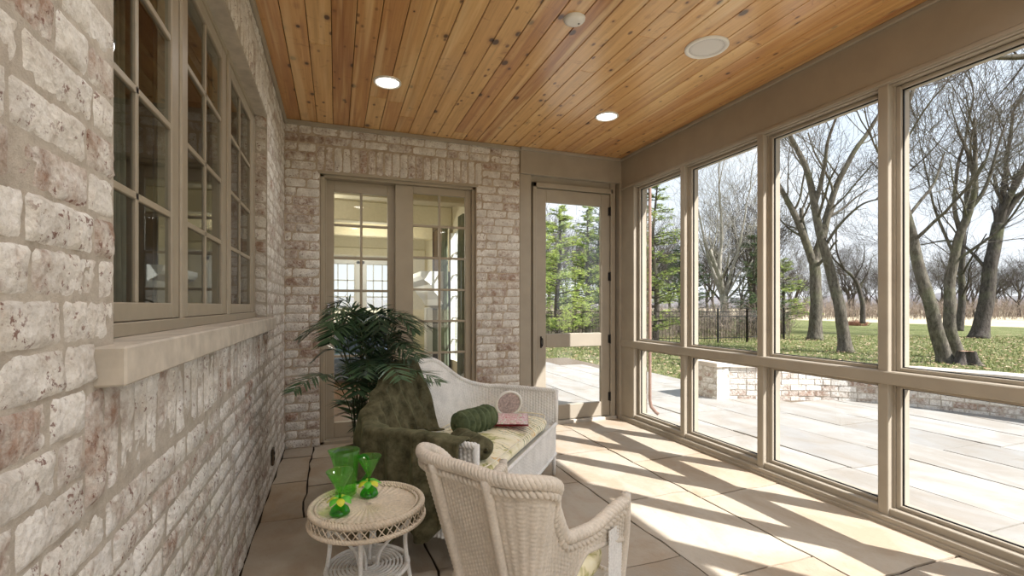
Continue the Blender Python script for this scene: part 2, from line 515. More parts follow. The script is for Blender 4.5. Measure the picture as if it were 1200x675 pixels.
# left wall: mortar body round the window opening, then the bricks
mb = MB()
th = .26
def wall_piece(x0, x1, y0, y1, z0, z1): mb.box(x0, x1, y0, y1, z0, z1)
for (a, b, c, d) in ((YF, W_Y0, 0, HC), (W_Y1, YB+.2, 0, HC), (W_Y0, W_Y1, 0, W_Z0-.075), (W_Y0, W_Y1, W_Z1, HC)):
    mb.box(XL-th, XL, a, b, c, d)
wl = mb.build('wall_left', M_MORT); tag(wl, kind='structure')
mb = MB()
def finel(c): return 2 if (-.2 < c.y < 1.6) else (1 if c.y < 3.2 and c.y > -.5 else 0)
brickwork(mb, (XL, 0, 0), (0, 1, 0), (0, 0, 1), (1, 0, 0), YF, YB, 0, HC-.03,
          holes=[(W_Y0-.0, W_Y1, W_Z0, W_Z1), (1.10, 3.47, 1.088, 1.168)],
          soldiers=[(1.06, 3.50, .875, 1.088), (W_Y0-.04, W_Y1+.04, W_Z1, W_Z1+.215)], fine=finel, seed=3)
# returns of the opening
brickwork(mb, (XL, W_Y1, 0), (-1, 0, 0), (0, 0, 1), (0, -1, 0), 0.0, .075, W_Z0+.01, W_Z1, seed=9, fine=lambda c: 1)
brickwork(mb, (XL, W_Y0, 0), (-1, 0, 0), (0, 0, 1), (0, 1, 0), 0.0, .075, W_Z0+.01, W_Z1, seed=10, fine=lambda c: 2, proud=.006)
o = mb.build('bricks', M_BRICK, wl)
# back wall
mb = MB()
DX0, DX1, DZ = -.134, 1.294, 2.42
BX1 = 1.753
for (a, b, c, d) in ((XL-th, DX0, 0, HC), (DX0, DX1, DZ, HC), (DX1, BX1, 0, HC)):
    mb.box(a, b, YB, YB+.2, c, d)
wb = mb.build('wall_back', M_MORT_B); tag(wb, kind='structure')
mb = MB()
brickwork(mb, (0, YB, 0), (1, 0, 0), (0, 0, 1), (0, -1, 0), XL, BX1, 0, HC-.03,
          holes=[(DX0, DX1, -1, DZ)], soldiers=[(DX0-.03, DX1+.06, DZ+.01, DZ+.235)], fine=lambda c: 1, seed=21, proud=.0085)
mb.build('bricks', M_BRICK_B, wb)
# exterior brick pier beyond the corner of the screens
mb = MB(); mb.box(3.10, 3.33, YB+.05, YB+.5, -.05, 3.05)
pr = mb.build('wall_pier', M_MORT); tag(pr, kind='structure')
mb = MB()
brickwork(mb, (0, YB+.05, 0), (1, 0, 0), (0, 0, 1), (0, -1, 0), 3.10, 3.33, 0, 3.0, seed=31)
mb.build('bricks', M_BRICK, pr)

# ------------------------------------------------------------------ floor, patio
def slabs(mb, strips, jit=.008, h=(.0, .004), gap=.006, seed=1, ztop=0.0, thick=.03, sub=.12):
    rg = random.Random(seed)
    for (xa, xb, ys) in strips:
        for ya, yb in zip(ys, ys[1:]):
            col = (rg.random(), rg.random(), rg.random()); z = ztop-rg.uniform(*h)
            nx = max(2, int((xb-xa)/sub)); ny = max(2, int((yb-ya)/sub)); P = []
            tx = rg.uniform(-.003, .003); ty = rg.uniform(-.003, .003)
            for i in range(nx+1):
                row = []
                for j in range(ny+1):
                    x = xa+(xb-xa)*i/nx; y = ya+(yb-ya)*j/ny
                    e = (i in (0, nx)) or (j in (0, ny))
                    xx = x + noise.noise((x*5, y*5, 1))*jit; yy = y + noise.noise((x*5, y*5, 7))*jit
                    if i == 0: xx += gap
                    if i == nx: xx -= gap
                    if j == 0: yy += gap
                    if j == ny: yy -= gap
                    zz = z + noise.noise((x*3, y*3, 2))*.0015 + tx*(i/nx-.5)+ty*(j/ny-.5) - (.0025 if e else 0)
                    row.append(V((xx, yy, zz)))
                P.append(row)
            mb.grid(P, col, False)
            ring = [P[i][0] for i in range(nx+1)]+[P[nx][j] for j in range(1, ny+1)]+[P[i][ny] for i in range(nx-1, -1, -1)]+[P[0][j] for j in range(ny-1, 0, -1)]
            n = len(ring); vs = ring+[V((p.x, p.y, p.z-thick)) for p in ring]
            mb.add(vs, [(k, (k+1) % n, n+(k+1) % n, n+k) for k in range(n)], col)

mb = MB(); mb.box(XL-.1, XR+.25, YF, YB+.3, -.12, -.013)
fl = mb.build('floor', M_GROUT); tag(fl, kind='structure')
mb = MB()
slabs(mb, [(XL, .44, [YF, -1.2, .1, 1.15, 2.12, 3.08]), (XL, -.19, [3.08, 3.72, 4.3, 4.72]), (-.19, .44, [3.08, 3.58, 4.22, 4.72]),
           (.44, 1.02, [YF, -1.4, -.3, .7, 1.62, 2.25, 2.9, 3.55, 4.72]),
           (1.02, 1.61, [YF, -1.6, -.5, .45, 1.3, 1.95, 3.02, 3.85, 4.72]),
           (1.61, 2.22, [YF, -1.3, -.2, .85, 1.72, 2.62, 3.62, 4.3, 4.72]),
           (2.22, XR+.02, [YF, -1.7, -.6, .4, 1.48, 2.5, 3.25, 4.1, 4.72])], jit=.022, seed=5, gap=.006)
mb.build('flagstones', M_FLOOR, fl)

# patio outside
rg = random.Random(12)
def ysteps(a, b, lo, hi):
    ys = [a]
    while ys[-1] < b-hi: ys.append(ys[-1]+rg.uniform(lo, hi))
    ys.append(b); return ys
PZ = -.025
# the garden wall's curve and the lawn edge bound the paving
GW = [(5.0, 5.3), (5.6, 4.99), (6.25, 4.72), (6.8, 4.15), (7.25, 3.2), (7.45, 2.0), (7.4, .6), (7.1, -.8), (6.4, -2.4)]
def edge_x(y):
    """how far out the paving reaches at depth y"""
    if y > 5.25: return 5.05 + (y-5.2)*(5.6-5.05)/(7.8-5.2) if y < 7.8 else 5.6-(y-7.8)*.85
    best = 5.0
    for a, b in zip(GW, GW[1:]):
        lo, hi = min(a[1], b[1]), max(a[1], b[1])
        if lo <= y <= hi:
            t = (y-a[1])/(b[1]-a[1]); best = max(best, a[0]+(b[0]-a[0])*t)
    return best
mb = MB(); x = XR+.22
strips = []
while x < 8.0:
    w = rg.uniform(.5, .75)
    ys = ysteps(-6, 12.0, .7, 1.25)
    for a, b in zip(ys, ys[1:]):
        # keep a slab where its centre is on the paving
        if (x+w/2) < edge_x((a+b)/2)+.15 and (a+b)/2 > -3: strips.append((x, x+w, [a, b]))
    x += w
x = -1.0
while x < XR+.22:
    w = rg.uniform(.5, .75); w = min(w, XR+.22-x) if XR+.22-x > .2 else XR+.22-x
    for a, b in zip(*(lambda y: (y, y[1:]))(ysteps(YB+.27, 12.0, .7, 1.2))):
        if x > 1.9 or w > 0: 
            if x+w > 1.96: strips.append((max(x, 1.96), x+w, [a, b]))
    x += max(w, .05)
slabs(mb, [s_ for s_ in strips if s_[1]-s_[0] > .05], jit=.02, seed=8, ztop=PZ+.005, sub=.3, gap=.006)
pt = MB()
pt.box(XR+.2, 7.6, -6, 5.3, -.2, PZ-.01); pt.box(1.96, 5.3, 5.3, 10.6, -.2, PZ-.01); pt.box(1.96, XR+.2, YB+.3, 5.3, -.2, PZ-.01)
po = pt.build('patio', M_PGROUT); tag(po, kind='structure')
mb.build('paving_slabs', M_PATIO, po)

# lawn: gently uneven ground reaching far out
mb = MB(); P = []
xs = list(np.linspace(1.0, 40, 60)); ys_ = list(np.linspace(-20, 45, 80))
for a in xs:
    P.append([V((a, b, -.11 + noise.noise((a*.15, b*.15, 0))*.05)) for b in ys_])
mb.grid(P)
ln = mb.build('lawn', M_GRASS); tag(ln, kind='structure')
m = Mat('dry_field', .95, .1); co = m.coord()
m.color(m.ramp(m.noise(co, .25, 5, .7), [(.35, lin((176, 160, 132))), (.65, lin((204, 190, 162)))]))
mb = MB(); mb.add([(-150, 45, -.14), (39, 45, -.14), (39, -160, -.14), (420, -160, -.14), (420, 420, -.14), (-150, 420, -.14)], [(0, 1, 5), (1, 4, 5), (1, 2, 3, 4)])
mb.add([(-150, -160, -.2), (39, -160, -.2), (39, 45, -.2), (-150, 45, -.2)], [(0, 1, 2, 3)])
fd = mb.build('field', m.m, recalc=True); tag(fd, kind='structure')

# ------------------------------------------------------------------ ceiling
mb = MB(); mb.box(XL-.3, 3.46, YF-.1, YB+.3, HC+.012, HC+.2)
ce = mb.build('ceiling', M_GAP); tag(ce, kind='structure')
mb = MB(); rg = random.Random(44); x = XL+.0
while x < XR:
    w = .1315; y = YF - rg.uniform(0, 2)
    while y < YB:
        L = rg.uniform(3.2, 6.0); col = (rg.random(), rg.random(), rg.random())
        mb.box(x+.0018, min(x+w-.0018, XR), max(y, YF)+.0006, min(y+L, YB)-.0006, HC, HC+.011, col, bev=.003)
        y += L
    x += w
mb.build('ceiling_boards', M_BOARD, ce)
# thin moulding round the ceiling
mb = MB()
mb.box(XL, XL+.022, YF, YB, HC-.045, HC, bev=.005); mb.box(XL, BX1, YB-.022, YB, HC-.04, HC, bev=.005)
mb.box(BX1, XR, YB-.045, YB-.02, HC-.03, HC, bev=.004); mb.box(XR-.022, XR, YF, YB, HC-.03, HC, bev=.005)
tr = mb.build('trim_1', M_TRIM); tag(tr, kind='structure')

# ------------------------------------------------------------------ right wall of posts and glass
wr = empty('wall_right', (0, 0, 0), kind='structure')
mb = MB(); mb.box(XR, 3.085, YF, YB+.1, 2.498, HC+.05, bev=.004)
mb.box(XR+.018, 3.075, YF, YB+.05, 2.488, 2.500, bev=.004)
mb.box(XR-.008, XR, YF, YB, 2.505, 2.53, bev=.003)
mb.build('header_beam', M_TRIM, wr)
mb = MB(); mb.box(XR-.012, 3.08, YF, YB, .795, .868, bev=.006); mb.build('middle_rail', M_TRIM, wr)
mb = MB(); mb.box(XR-.02, 3.16, YF, YB, -.10, .048, bev=.004); mb.box(XR+.012, 3.12, YF, YB, .046, .088, bev=.004); mb.box(XR-.03, XR-.018, YF, YB, -.005, .02, bev=.003)
mb.build('sill_plate', M_TRIM, wr)
far = [4.50] + [3.573-.8485*i for i in range(0, 8)]      # far edge of each post
for i, yf in enumerate(far):
    mb = MB(); w = .055
    if i == 0: mb.box(XR, 3.10, 4.30, YB+.02, .04, 2.50, bev=.004); 
    else:
        mb.box(XR, 3.10, yf-w, yf, .04, 2.50, bev=.004)
        mb.box(XR+.045, 3.09, yf-w-.010, yf+.010, .04, 2.50, bev=.003)
    mb.build('post', M_TRIM, wr)
k = 2
for i in range(len(far)-1):
    y1 = 4.30 if i == 0 else far[i]-.055; y0 = far[i+1]
    w = empty('window_%d' % k, (0, 0, 0), kind='structure'); k += 1
    for (z0, z1) in ((.088, .795), (.868, 2.486)):
        mb = MB(); X0, X1 = XR+.052, 3.07; fw = .024; a, b = y0+.010, y1-.010
        for bx in ((a, a+fw, z0, z1), (b-fw, b, z0, z1), (a+fw, b-fw, z0, z0+fw*.9), (a+fw, b-fw, z1-fw*.9, z1)):
            mb.box(X0, X1, *bx, bev=.003)
        f = mb.build('frame', M_TRIM, w)
        mb = MB(); e = .007; a2, b2, c2, d2 = a+fw-.002, b-fw+.002, z0+fw*.9-.002, z1-fw*.9+.002
        for bx in ((a2, a2+e, c2, d2), (b2-e, b2, c2, d2), (a2, b2, c2, c2+e), (a2, b2, d2-e, d2)):
            mb.box(XR+.070, XR+.080, *bx)
        mb.build('gasket', M_BLACK, f)
        mb = MB(); mb.add([(XR+.076, a2, c2), (XR+.076, b2, c2), (XR+.076, b2, d2), (XR+.076, a2, d2)], [(0, 1, 2, 3)])
        mb.build('pane', M_GLASS, f)
# near end of the porch, behind the camera: the same posts and rails, open to daylight
wf = empty('wall_front', (0, 0, 0), kind='structure')
mb = MB(); mb.box(XL-.26, XR+.2, YF-.12, YF, 2.46, HC+.1); mb.build('header_beam', M_TRIM, wf)
mb = MB(); mb.box(XL-.26, XR+.2, YF-.1, YF, .795, .868); mb.build('middle_rail', M_TRIM, wf)
mb = MB(); mb.box(XL-.26, XR+.2, YF-.12, YF, -.1, .06); mb.build('sill_plate', M_TRIM, wf)
for i in range(5):
    mb = MB(); x = XL + (XR-XL)*i/4; mb.box(x-.03, x+.03, YF-.1, YF, .05, 2.47); mb.build('post', M_TRIM, wf)

# ------------------------------------------------------------------ porch door and its surround
sr = empty('trim_2', (0, 0, 0), kind='structure')
mb = MB(); mb.box(BX1, XR+.02, YB-.022, YB+.14, 2.585, HC, bev=.005); mb.build('door_header', M_TRIM, sr)
mb = MB(); mb.box(BX1, 1.878, YB-.002, YB+.14, 0, 2.585, bev=.005)
mb.box(1.878, 1.905, YB+.05, YB+.14, 0, 2.585); mb.box(1.905, 1.948, YB+.012, YB+.14, 0, 2.52, bev=.004)
mb.box(1.905, 2.862, YB+.012, YB+.14, 2.468, 2.52, bev=.004); mb.box(1.878, 2.90, YB+.045, YB+.14, 2.50, 2.60)
mb.box(2.830, 2.885, YB+.012, YB+.14, 0, 2.60, bev=.004); mb.box(2.885, 2.915, YB+.06, YB+.14, 0, 2.6); mb.box(2.915, XR+.01, YB-.03, YB+.14, 0, 2.60, bev=.004)
mb.box(3.0, 3.12, YB+.0, YB+.14, 0, 2.85)
mb.build('door_casing', M_TRIM, sr)
mb = MB(); mb.box(1.9, 2.9, YB+.0, YB+.16, -.02, .028, bev=.005); mb.build('threshold', M_SILL, sr)
d = empty('door_1', (0, 0, 0), kind='structure')
mb = MB(); A, B_, Y0, Y1 = 1.951, 2.826, YB+.035, YB+.08
for bx in ((A, 2.062, .035, 2.462), (2.722, B_, .035, 2.462), (2.062, 2.722, 2.325, 2.462), (2.062, 2.722, .80, .945), (2.062, 2.722, .035, .19)):
    mb.box(bx[0], bx[1], Y0, Y1, bx[2], bx[3], bev=.005)
mb.build('door_frame', M_TRIM, d)
for (z0, z1) in ((.19, .80), (.945, 2.325)):
    mb = MB(); mb.add([(2.06, YB+.058, z0), (2.724, YB+.058, z0), (2.724, YB+.058, z1), (2.06, YB+.058, z1)], [(0, 1, 2, 3)]); mb.build('pane', M_GLASS, d)
for z in (2.275, 1.56, .875, .245):
    mb = MB(); mb.box(2.806, 2.842, YB+.022, YB+.035, z-.045, z+.045, bev=.003); mb.tube([(2.828, YB+.02, z-.05), (2.828, YB+.02, z+.05)], .007, 8); mb.build('hinge', M_IRON, d)
mb = MB(); mb.box(1.995, 2.012, YB+.026, YB+.036, .80, .92, bev=.003)
mb.tube(smooth_path([(2.003, YB+.03, .905), (2.003, YB-.005, .895), (2.003, YB-.012, .86), (2.003, YB-.005, .825), (2.003, YB+.03, .815)], 4), .006, 8)
mb.build('door_handle', M_IRON, d)

# ------------------------------------------------------------------ sliding glass door into the house
fr = empty('door_2', (0, 0, 0), kind='structure')
mb = MB()
mb.box(DX0, DX0+.035, YB+.03, YB+.2, 0, DZ, bev=.004); mb.box(DX1-.035, DX1, YB+.03, YB+.2, 0, DZ, bev=.004)
mb.box(DX0, DX1, YB+.03, YB+.2, DZ-.035, DZ, bev=.004); mb.box(DX0, DX1, YB+.03, YB+.2, -.01, .03, bev=.004)
mb.box(DX0+.035, DX0+.05, YB+.07, YB+.2, 0, DZ-.03); mb.box(DX0-.02, DX1+.02, YB-.006, YB+.03, DZ-.012, DZ+.012, bev=.003)
mb.build('frame', M_TRIM_D, fr)
def panel(x0, x1, gx0, gx1, y0, y1, gz0, gz1, nz, top):
    p = MB()
    for bx in ((x0, gx0, .03, top), (gx1, x1, .03, top), (gx0, gx1, gz1, top), (gx0, gx1, .03, gz0)):
        p.box(bx[0], bx[1], y0, y1, bx[2], bx[3], bev=.004)
    po = p.build('door_panel', M_TRIM_D, fr)
    q = MB(); mx = (gx0+gx1)/2; q.box(mx-.011, mx+.011, y0+.006, y1-.006, gz0, gz1, bev=.003)
    for i in range(1, nz):
        z = gz0+(gz1-gz0)*i/nz; q.box(gx0, gx1, y0+.008, y1-.008, z-.011, z+.011, bev=.003)
    q.build('muntins', M_TRIM_D, po)
    g = MB(); ym = (y0+y1)/2; g.add([(gx0, ym, gz0), (gx1, ym, gz0), (gx1, ym, gz1), (gx0, ym, gz1)], [(0, 1, 2, 3)]); g.build('pane', M_GLASS_W, po)
    return po
pl = panel(-.10, .545, -.018, .458, YB+.125, YB+.165, .17, 2.285, 7, 2.385)
prr = panel(.522, 1.262, .69, 1.20, YB+.065, YB+.105, .17, 2.315, 7, 2.385)
mb = MB(); mb.box(-.078, -.05, YB+.112, YB+.126, 1.04, 1.26, bev=.003); mb.tube(smooth_path([(-.064, YB+.12, 1.24), (-.064, YB+.085, 1.22), (-.064, YB+.08, 1.15), (-.064, YB+.085, 1.08), (-.064, YB+.12, 1.06)], 4), .009, 8)
mb.build('door_handle', M_CHROME, pl)

# ------------------------------------------------------------------ casement window in the left wall, stone sill
wn = empty('window_1', (0, 0, 0), kind='structure')
XW = -.49
mb = MB()
mb.box(XW-.08, XW, W_Y0, W_Y0+.028, W_Z0, W_Z1, bev=.003); mb.box(XW-.08, XW, W_Y1-.028, W_Y1, W_Z0, W_Z1, bev=.003)
mb.box(XW-.08, XW, W_Y0, W_Y1, W_Z1-.03, W_Z1, bev=.003); mb.box(XW-.08, XW+.006, W_Y0, W_Y1, W_Z0, W_Z0+.035, bev=.003)
sash = [(1.215, 1.886), (1.935, 2.618), (2.680, 3.425)]
gl = [(1.27, 1.814), (1.99, 2.532), (2.736, 3.315)]
mun = [1.540, 2.255, 2.990]
for a, b in ((1.892, 1.930), (2.624, 2.674)): mb.box(XW-.08, XW+.004, a, b, W_Z0, W_Z1, bev=.006)
mb.build('frame', M_WIN, wn)
mb = MB(); mb.box(XL-.2, XL-.004, W_Y0, W_Y1, W_Z1-.004, W_Z1+.008); mb.build('lintel', M_SILL, wn)
for (a, b), (g0, g1), mu in zip(sash, gl, mun):
    mb = MB(); z0, z1 = W_Z0+.036, W_Z1-.032; gz0, gz1 = 1.250, 2.378
    for bx in ((a, g0, z0, z1), (g1, b, z0, z1), (g0, g1, z0, gz0), (g0, g1, gz1, z1)):
        mb.box(XW-.045, XW-.003, *bx, bev=.003)
    s_ = mb.build('sash', M_WIN, wn)
    mb = MB(); mb.box(XW-.018, XW-.006, mu-.0095, mu+.0095, gz0, gz1, bev=.002)
    for i in range(1, 4):
        z = gz0+(gz1-gz0)*i/4; mb.box(XW-.018, XW-.006, g0, g1, z-.010, z+.010, bev=.002)
    mb.build('muntins', M_WIN, s_)
    mb = MB(); mb.add([(XW-.013, g0, gz0), (XW-.013, g1, gz0), (XW-.013, g1, gz1), (XW-.013, g0, gz1)], [(0, 1, 2, 3)]); mb.build('pane', M_GLASS_W, s_)
    mb = MB(); mb.box(XW-.046, XW-.004, a-.004, b+.004, z0-.006, z0); mb.build('gasket', M_BLACK, s_)
mb = MB()
for a, b in ((1.095, 2.02), (2.022, 2.96), (2.962, 3.475)):
    mb.box(XL-.15, XL+.05, a, b, 1.09, 1.165, bev=.004)
si = mb.build('window_sill', M_SILL, wn)

# ------------------------------------------------------------------ the rooms behind the glass
hs = empty('wall_house', (0, 0, 0), kind='structure')
M_DARKW = plain('tan_plaster', (168, 146, 112), .8, .2, var=.04, scale=3)
M_WFLOOR = plain('oak_floor', (130, 92, 60), .4, .4, var=.1, scale=6)
mb = MB()   # room behind the left window
mb.box(-4.6, -4.5, -2.5, YB, 0, 2.9); mb.box(-4.5, XL-.26, -2.6, -2.5, 0, 2.9); mb.box(-4.5, XL-.26, YB, YB+.1, 0, 2.9)
mb.box(-4.6, XL-.26, -2.6, YB+.1, 2.9, 3.0)
mb.build('room_walls', M_DARKW, hs)
mb = MB(); mb.box(-4.6, XL-.26, -2.6, YB+.1, -.1, 0); mb.build('room_floor', M_WFLOOR, hs)
# room behind the sliding door: far wall with gridded windows, side wall with a tall window
mb = MB(); RX0, RX1, RY1 = -3.0, 1.90, 11.0
mb.box(RX0-.1, RX0, YB+.2, RY1, 0, 3.0)
wins = [(-.35, .42), (.58, 1.35)]
zz0, zz1 = .35, 2.15
mb.box(RX0, wins[0][0], RY1, RY1+.15, 0, 3); mb.box(wins[0][1], wins[1][0], RY1, RY1+.15, 0, 3); mb.box(wins[1][1], RX1, RY1, RY1+.15, 0, 3)
for a, b in wins: mb.box(a, b, RY1, RY1+.15, 0, zz0); mb.box(a, b, RY1, RY1+.15, zz1, 3)
# side wall with an opening between y 7.4 and 8.3
mb.box(RX1, RX1+.05, YB+.2, 7.25, 0, 3); mb.box(RX1, RX1+.05, 8.25, RY1, 0, 3); mb.box(RX1, RX1+.05, 7.25, 8.25, 0, .3); mb.box(RX1, RX1+.05, 7.25, 8.25, 2.5, 3)
mb.build('sunroom_walls', M_CREAM, hs)
mb = MB(); mb.box(RX0, RX1+.05, YB+.2, RY1+.15, 2.95, 3.05)
for y in (6.3, 8.2, 9.9): mb.box(RX0, RX1, y, y+.25, 2.62, 2.95, bev=.02)
mb.box(RX0, RX1, RY1-.12, RY1, 2.3, 2.5, bev=.02)
mb.build('sunroom_ceiling', M_CREAM, hs)
mb = MB(); mb.box(RX0, RX1+.05, YB+.2, RY1+.15, -.1, 0); mb.build('sunroom_floor', M_WFLOOR, hs)
mb = MB()
for a, b in wins:
    for x in (a, b-.05): mb.box(x, x+.05, RY1-.02, RY1+.08, zz0, zz1)
    for i in range(1, 4): x = a+(b-a)*i/4; mb.box(x-.011, x+.011, RY1+.02, RY1+.06, zz0, zz1)
    for i in range(0, 6): z = zz0+(zz1-zz0)*i/5; mb.box(a, b, RY1+.02, RY1+.06, z-.013, z+.013)
    mb.box(a-.06, a, RY1-.03, RY1, zz0-.06, zz1+.06); mb.box(b, b+.06, RY1-.03, RY1, zz0-.06, zz1+.06); mb.box(a-.06, b+.06, RY1-.03, RY1, zz1, zz1+.08)
for y in (7.25, 8.2): mb.box(RX1-.03, RX1+.05, y, y+.05, .3, 2.5)
for i in range(1, 3): y = 7.25+i*.333; mb.box(RX1, RX1+.03, y-.01, y+.01, .3, 2.5)
for i in range(1, 6): z = .3+2.2*i/6; mb.box(RX1, RX1+.03, 7.25, 8.25, z-.01, z+.01)
mb.build('window_grids', M_WHITE, hs)

# mantel, picture and curtains seen through the right panel
t = empty('fireplace', (RX1, 9.3, 0), 0, 'white carved fireplace mantel on corbels inside the house beyond the glass door', 'fireplace')
mb = MB()
prof = [(0, 1.24), (-.12, 1.24), (-.18, 1.36), (-.30, 1.50), (-.36, 1.62), (-.48, 1.70), (-.52, 1.76), (-.52, 1.84), (0, 1.84)]
n = len(prof); vs = [(x, -.95, z) for x, z in prof]+[(x, .95, z) for x, z in prof]
mb.add(vs, [(i, (i+1) % n, n+(i+1) % n, n+i) for i in range(n)]+[tuple(range(n)), tuple(range(2*n-1, n-1, -1))])
mb.build('mantel_shelf', M_WHITE, t, recalc=True)
for y in (-.8, .62):
    mb = MB(); mb.box(-.16, 0, y, y+.2, 0, 1.2, bev=.01); mb.box(-.18, 0, y-.02, y+.22, 0, .16, bev=.01)
    mb.build('pilaster', M_WHITE, t)
mb = MB(); mb.box(-.02, .0, -.6, .62, 0, 1.18); mb.build('hearth_opening', M_BLACK, t)
t = empty('wall_picture', (RX1, 9.25, 1.90), 0, 'dark framed picture hung above the white mantel inside the house', 'picture')
mb = MB(); mb.box(-.03, -.002, -.5, .5, 0, .85); mb.build('canvas', plain('dark_canvas', (84, 66, 50), .6, var=.3, scale=3), t)
mb = MB()
for bx in ((-.56, -.48, -.06, .96), (.48, .56, -.06, .96), (-.48, .48, -.06, .02), (-.48, .48, .84, .92)): mb.box(-.05, -.002, *bx, bev=.008)
mb.build('picture_frame', plain('dark_wood', (52, 36, 26), .4), t)
def curtain(name, x, ya, yb, label, mat, z0=.02, z1=2.62, amp=.035, nf=7):
    mb = MB(); P = []
    n = nf*10
    for i in range(n+1):
        a = i/n; row = []
        for j in range(13):
            b = j/12
            sq = 1-.25*math.sin(PI*b)*.3
            row.append(V((x+amp*math.sin(a*nf*2*PI)*(1.1-.4*b)+.01*noise.noise((a*9, b*4, 3)), ya+(yb-ya)*(.5+(a-.5)*sq), z0+(z1-z0)*b)))
        P.append(row)
    mb.grid(P)
    o = mb.build(name, mat); md = o.modifiers.new('thick', 'SOLIDIFY'); md.thickness = .004
    return tag(o, label, 'curtain')
M_CURT = plain('green_curtain', (112, 118, 100), .9, .1, var=.15, scale=9)
curtain('curtain', RX1-.10, 6.98, 7.3, 'pale green curtain at the near side of the tall window inside', M_CURT)
curtain('curtain', RX1-.10, 8.2, 8.5, 'pale green curtain between the tall window and the white mantel inside', M_CURT)
curtain('curtain', XL-.42, 2.05, 2.45, 'pale green curtain behind the middle casement of the brick wall window', plain('dusk_curtain', (128, 132, 120), .9, .1, var=.15, scale=9), z1=2.7)
# sofa inside
t = empty('indoor_sofa', (.15, 8.6, 0), 0, 'blue grey upholstered sofa inside the house behind the palm', 'sofa')
M_UPH = plain('blue_upholstery', (120, 134, 156), .85, .1)
mb = MB(); mb.box(-.9, .9, -.4, .4, .1, .42, bev=.04); mb.build('seat', M_UPH, t)
mb = MB(); mb.box(-.9, .9, .22, .45, .4, .85, bev=.06); mb.build('backrest', M_UPH, t)
for s_ in (-1, 1): mb = MB(); mb.box(s_*.98-.1, s_*.98+.1, -.4, .45, .1, .62, bev=.05); mb.build('armrest', M_UPH, t)
for x in (-.85, .85):
    for y in (-.33, .33): mb = MB(); mb.box(x-.03, x+.03, y-.03, y+.03, 0, .11); mb.build('leg', M_BLACK, t)

# ------------------------------------------------------------------ ceiling fittings
def disc_fix(name, x, y, R, label, cat, group=None, lit=False, kind='light'):
    t = empty(name, (x, y, HC), 0, label, cat, group)
    mb = MB()
    mb.lathe([(R*.80, -.002), (R*.84, -.010), (R*.95, -.012), (R, -.006), (R, 0.0)], 48)
    mb.build('trim_ring', M_WHITE, t)
    mb = MB()
    if kind == 'light': mb.lathe([(.0001, -.004), (R*.5, -.005), (R*.81, -.004)], 40)
    elif kind == 'speaker': mb.lathe([(.0001, -.006), (R*.5, -.006), (R*.86, -.004)], 48)
    mat = M_LED if lit else M_GRILLE
    mb.build('diffuser' if lit else 'grille', mat, t)
    return t
m = Mat('lit_diffuser'); m.b.inputs['Emission Color'].default_value = (1, .95, .86, 1); m.b.inputs['Emission Strength'].default_value = 6.0; m.color((.9, .9, .9, 1)); M_LED = m.m
m = Mat('speaker_grille', .6); co = m.coord(); vv = m.vor(co, 260, rnd=0.0)
m.color(m.ramp(vv, [(.25, lin((120, 116, 110))), (.4, lin((226, 224, 220)))])); m.bump(vv, .4, .002); M_GRILLE = m.m
disc_fix('ceiling_downlight', .346, 3.547, .098, 'lit round recessed downlight above the sliding glass door', 'ceiling light', 'recessed downlights', True)
disc_fix('ceiling_downlight', 2.156, 3.545, .098, 'lit round recessed downlight nearer the porch door and screens', 'ceiling light', 'recessed downlights', True)
disc_fix('ceiling_speaker', 2.163, 2.384, .130, 'large white round speaker grille set in the pine ceiling', 'speaker', kind='speaker')
t = empty('smoke_detector', (1.254, 2.405, HC), 0, 'small white round smoke detector on the pine ceiling', 'smoke detector')
mb = MB(); mb.lathe([(.0001, -.022), (.03, -.022), (.052, -.018), (.060, -.008), (.062, 0)], 40); mb.build('cover', M_WHITE, t)
mb = MB(); mb.lathe([(.0001, -.0245), (.006, -.0245), (.007, -.021)], 12, (.028, 0, 0)); mb.build('indicator', plain('grey_plastic', (120, 118, 116)), t)
for (x, y) in ((.346, 1.2), (2.156, 1.2), (.346, -1.1), (2.156, -1.1)):  # unseen downlights added to brighten the porch
    disc_fix('ceiling_downlight', x, y, .098, 'added fill downlight, unseen in the ceiling behind the camera', 'ceiling light', 'added fill downlights behind the camera', True)
for (x, y, W_) in ((.346, 3.547, 16), (2.156, 3.545, 16), (.346, 1.2, 24), (2.156, 1.2, 26), (.346, -1.1, 60), (2.156, -1.1, 60)):  # lamps of the visible fittings, then the added fill behind the camera
    L = bpy.data.lights.new('downlight_lamp', 'SPOT'); L.energy = W_; L.spot_size = 2.75; L.spot_blend = .9; L.shadow_soft_size = .09; L.color = (.97, .985, 1.0)
    o = bpy.data.objects.new('downlight_lamp', L); COL.objects.link(o); o.location = (x, y, HC-.03)
t = empty('wall_outlet', (XL, 3.68, .20), 0, 'small dark outlet cover low on the left brick wall', 'outlet')
mb = MB(); mb.box(.004, .018, -.035, .035, -.057, .057, bev=.004); mb.build('cover_plate', plain('bronze_plate', (92, 78, 62), .4, metal=.5), t)
mb = MB()
for z in (-.028, .012): mb.box(.017, .021, -.014, .014, z, z+.022, bev=.003)
mb.build('socket', M_BLACK, t)

for (x, y, z, W_) in ((-.6, 6.6, 2.2, 34), (.6, 9.2, 2.2, 34)):  # added fill points without fittings, brightening the room past the sliding door
    L = bpy.data.lights.new('room_fill', 'POINT'); L.energy = W_; L.shadow_soft_size = .15; L.color = (1, .95, .86)
    o = bpy.data.objects.new('room_fill', L); COL.objects.link(o); o.location = (x, y, z)
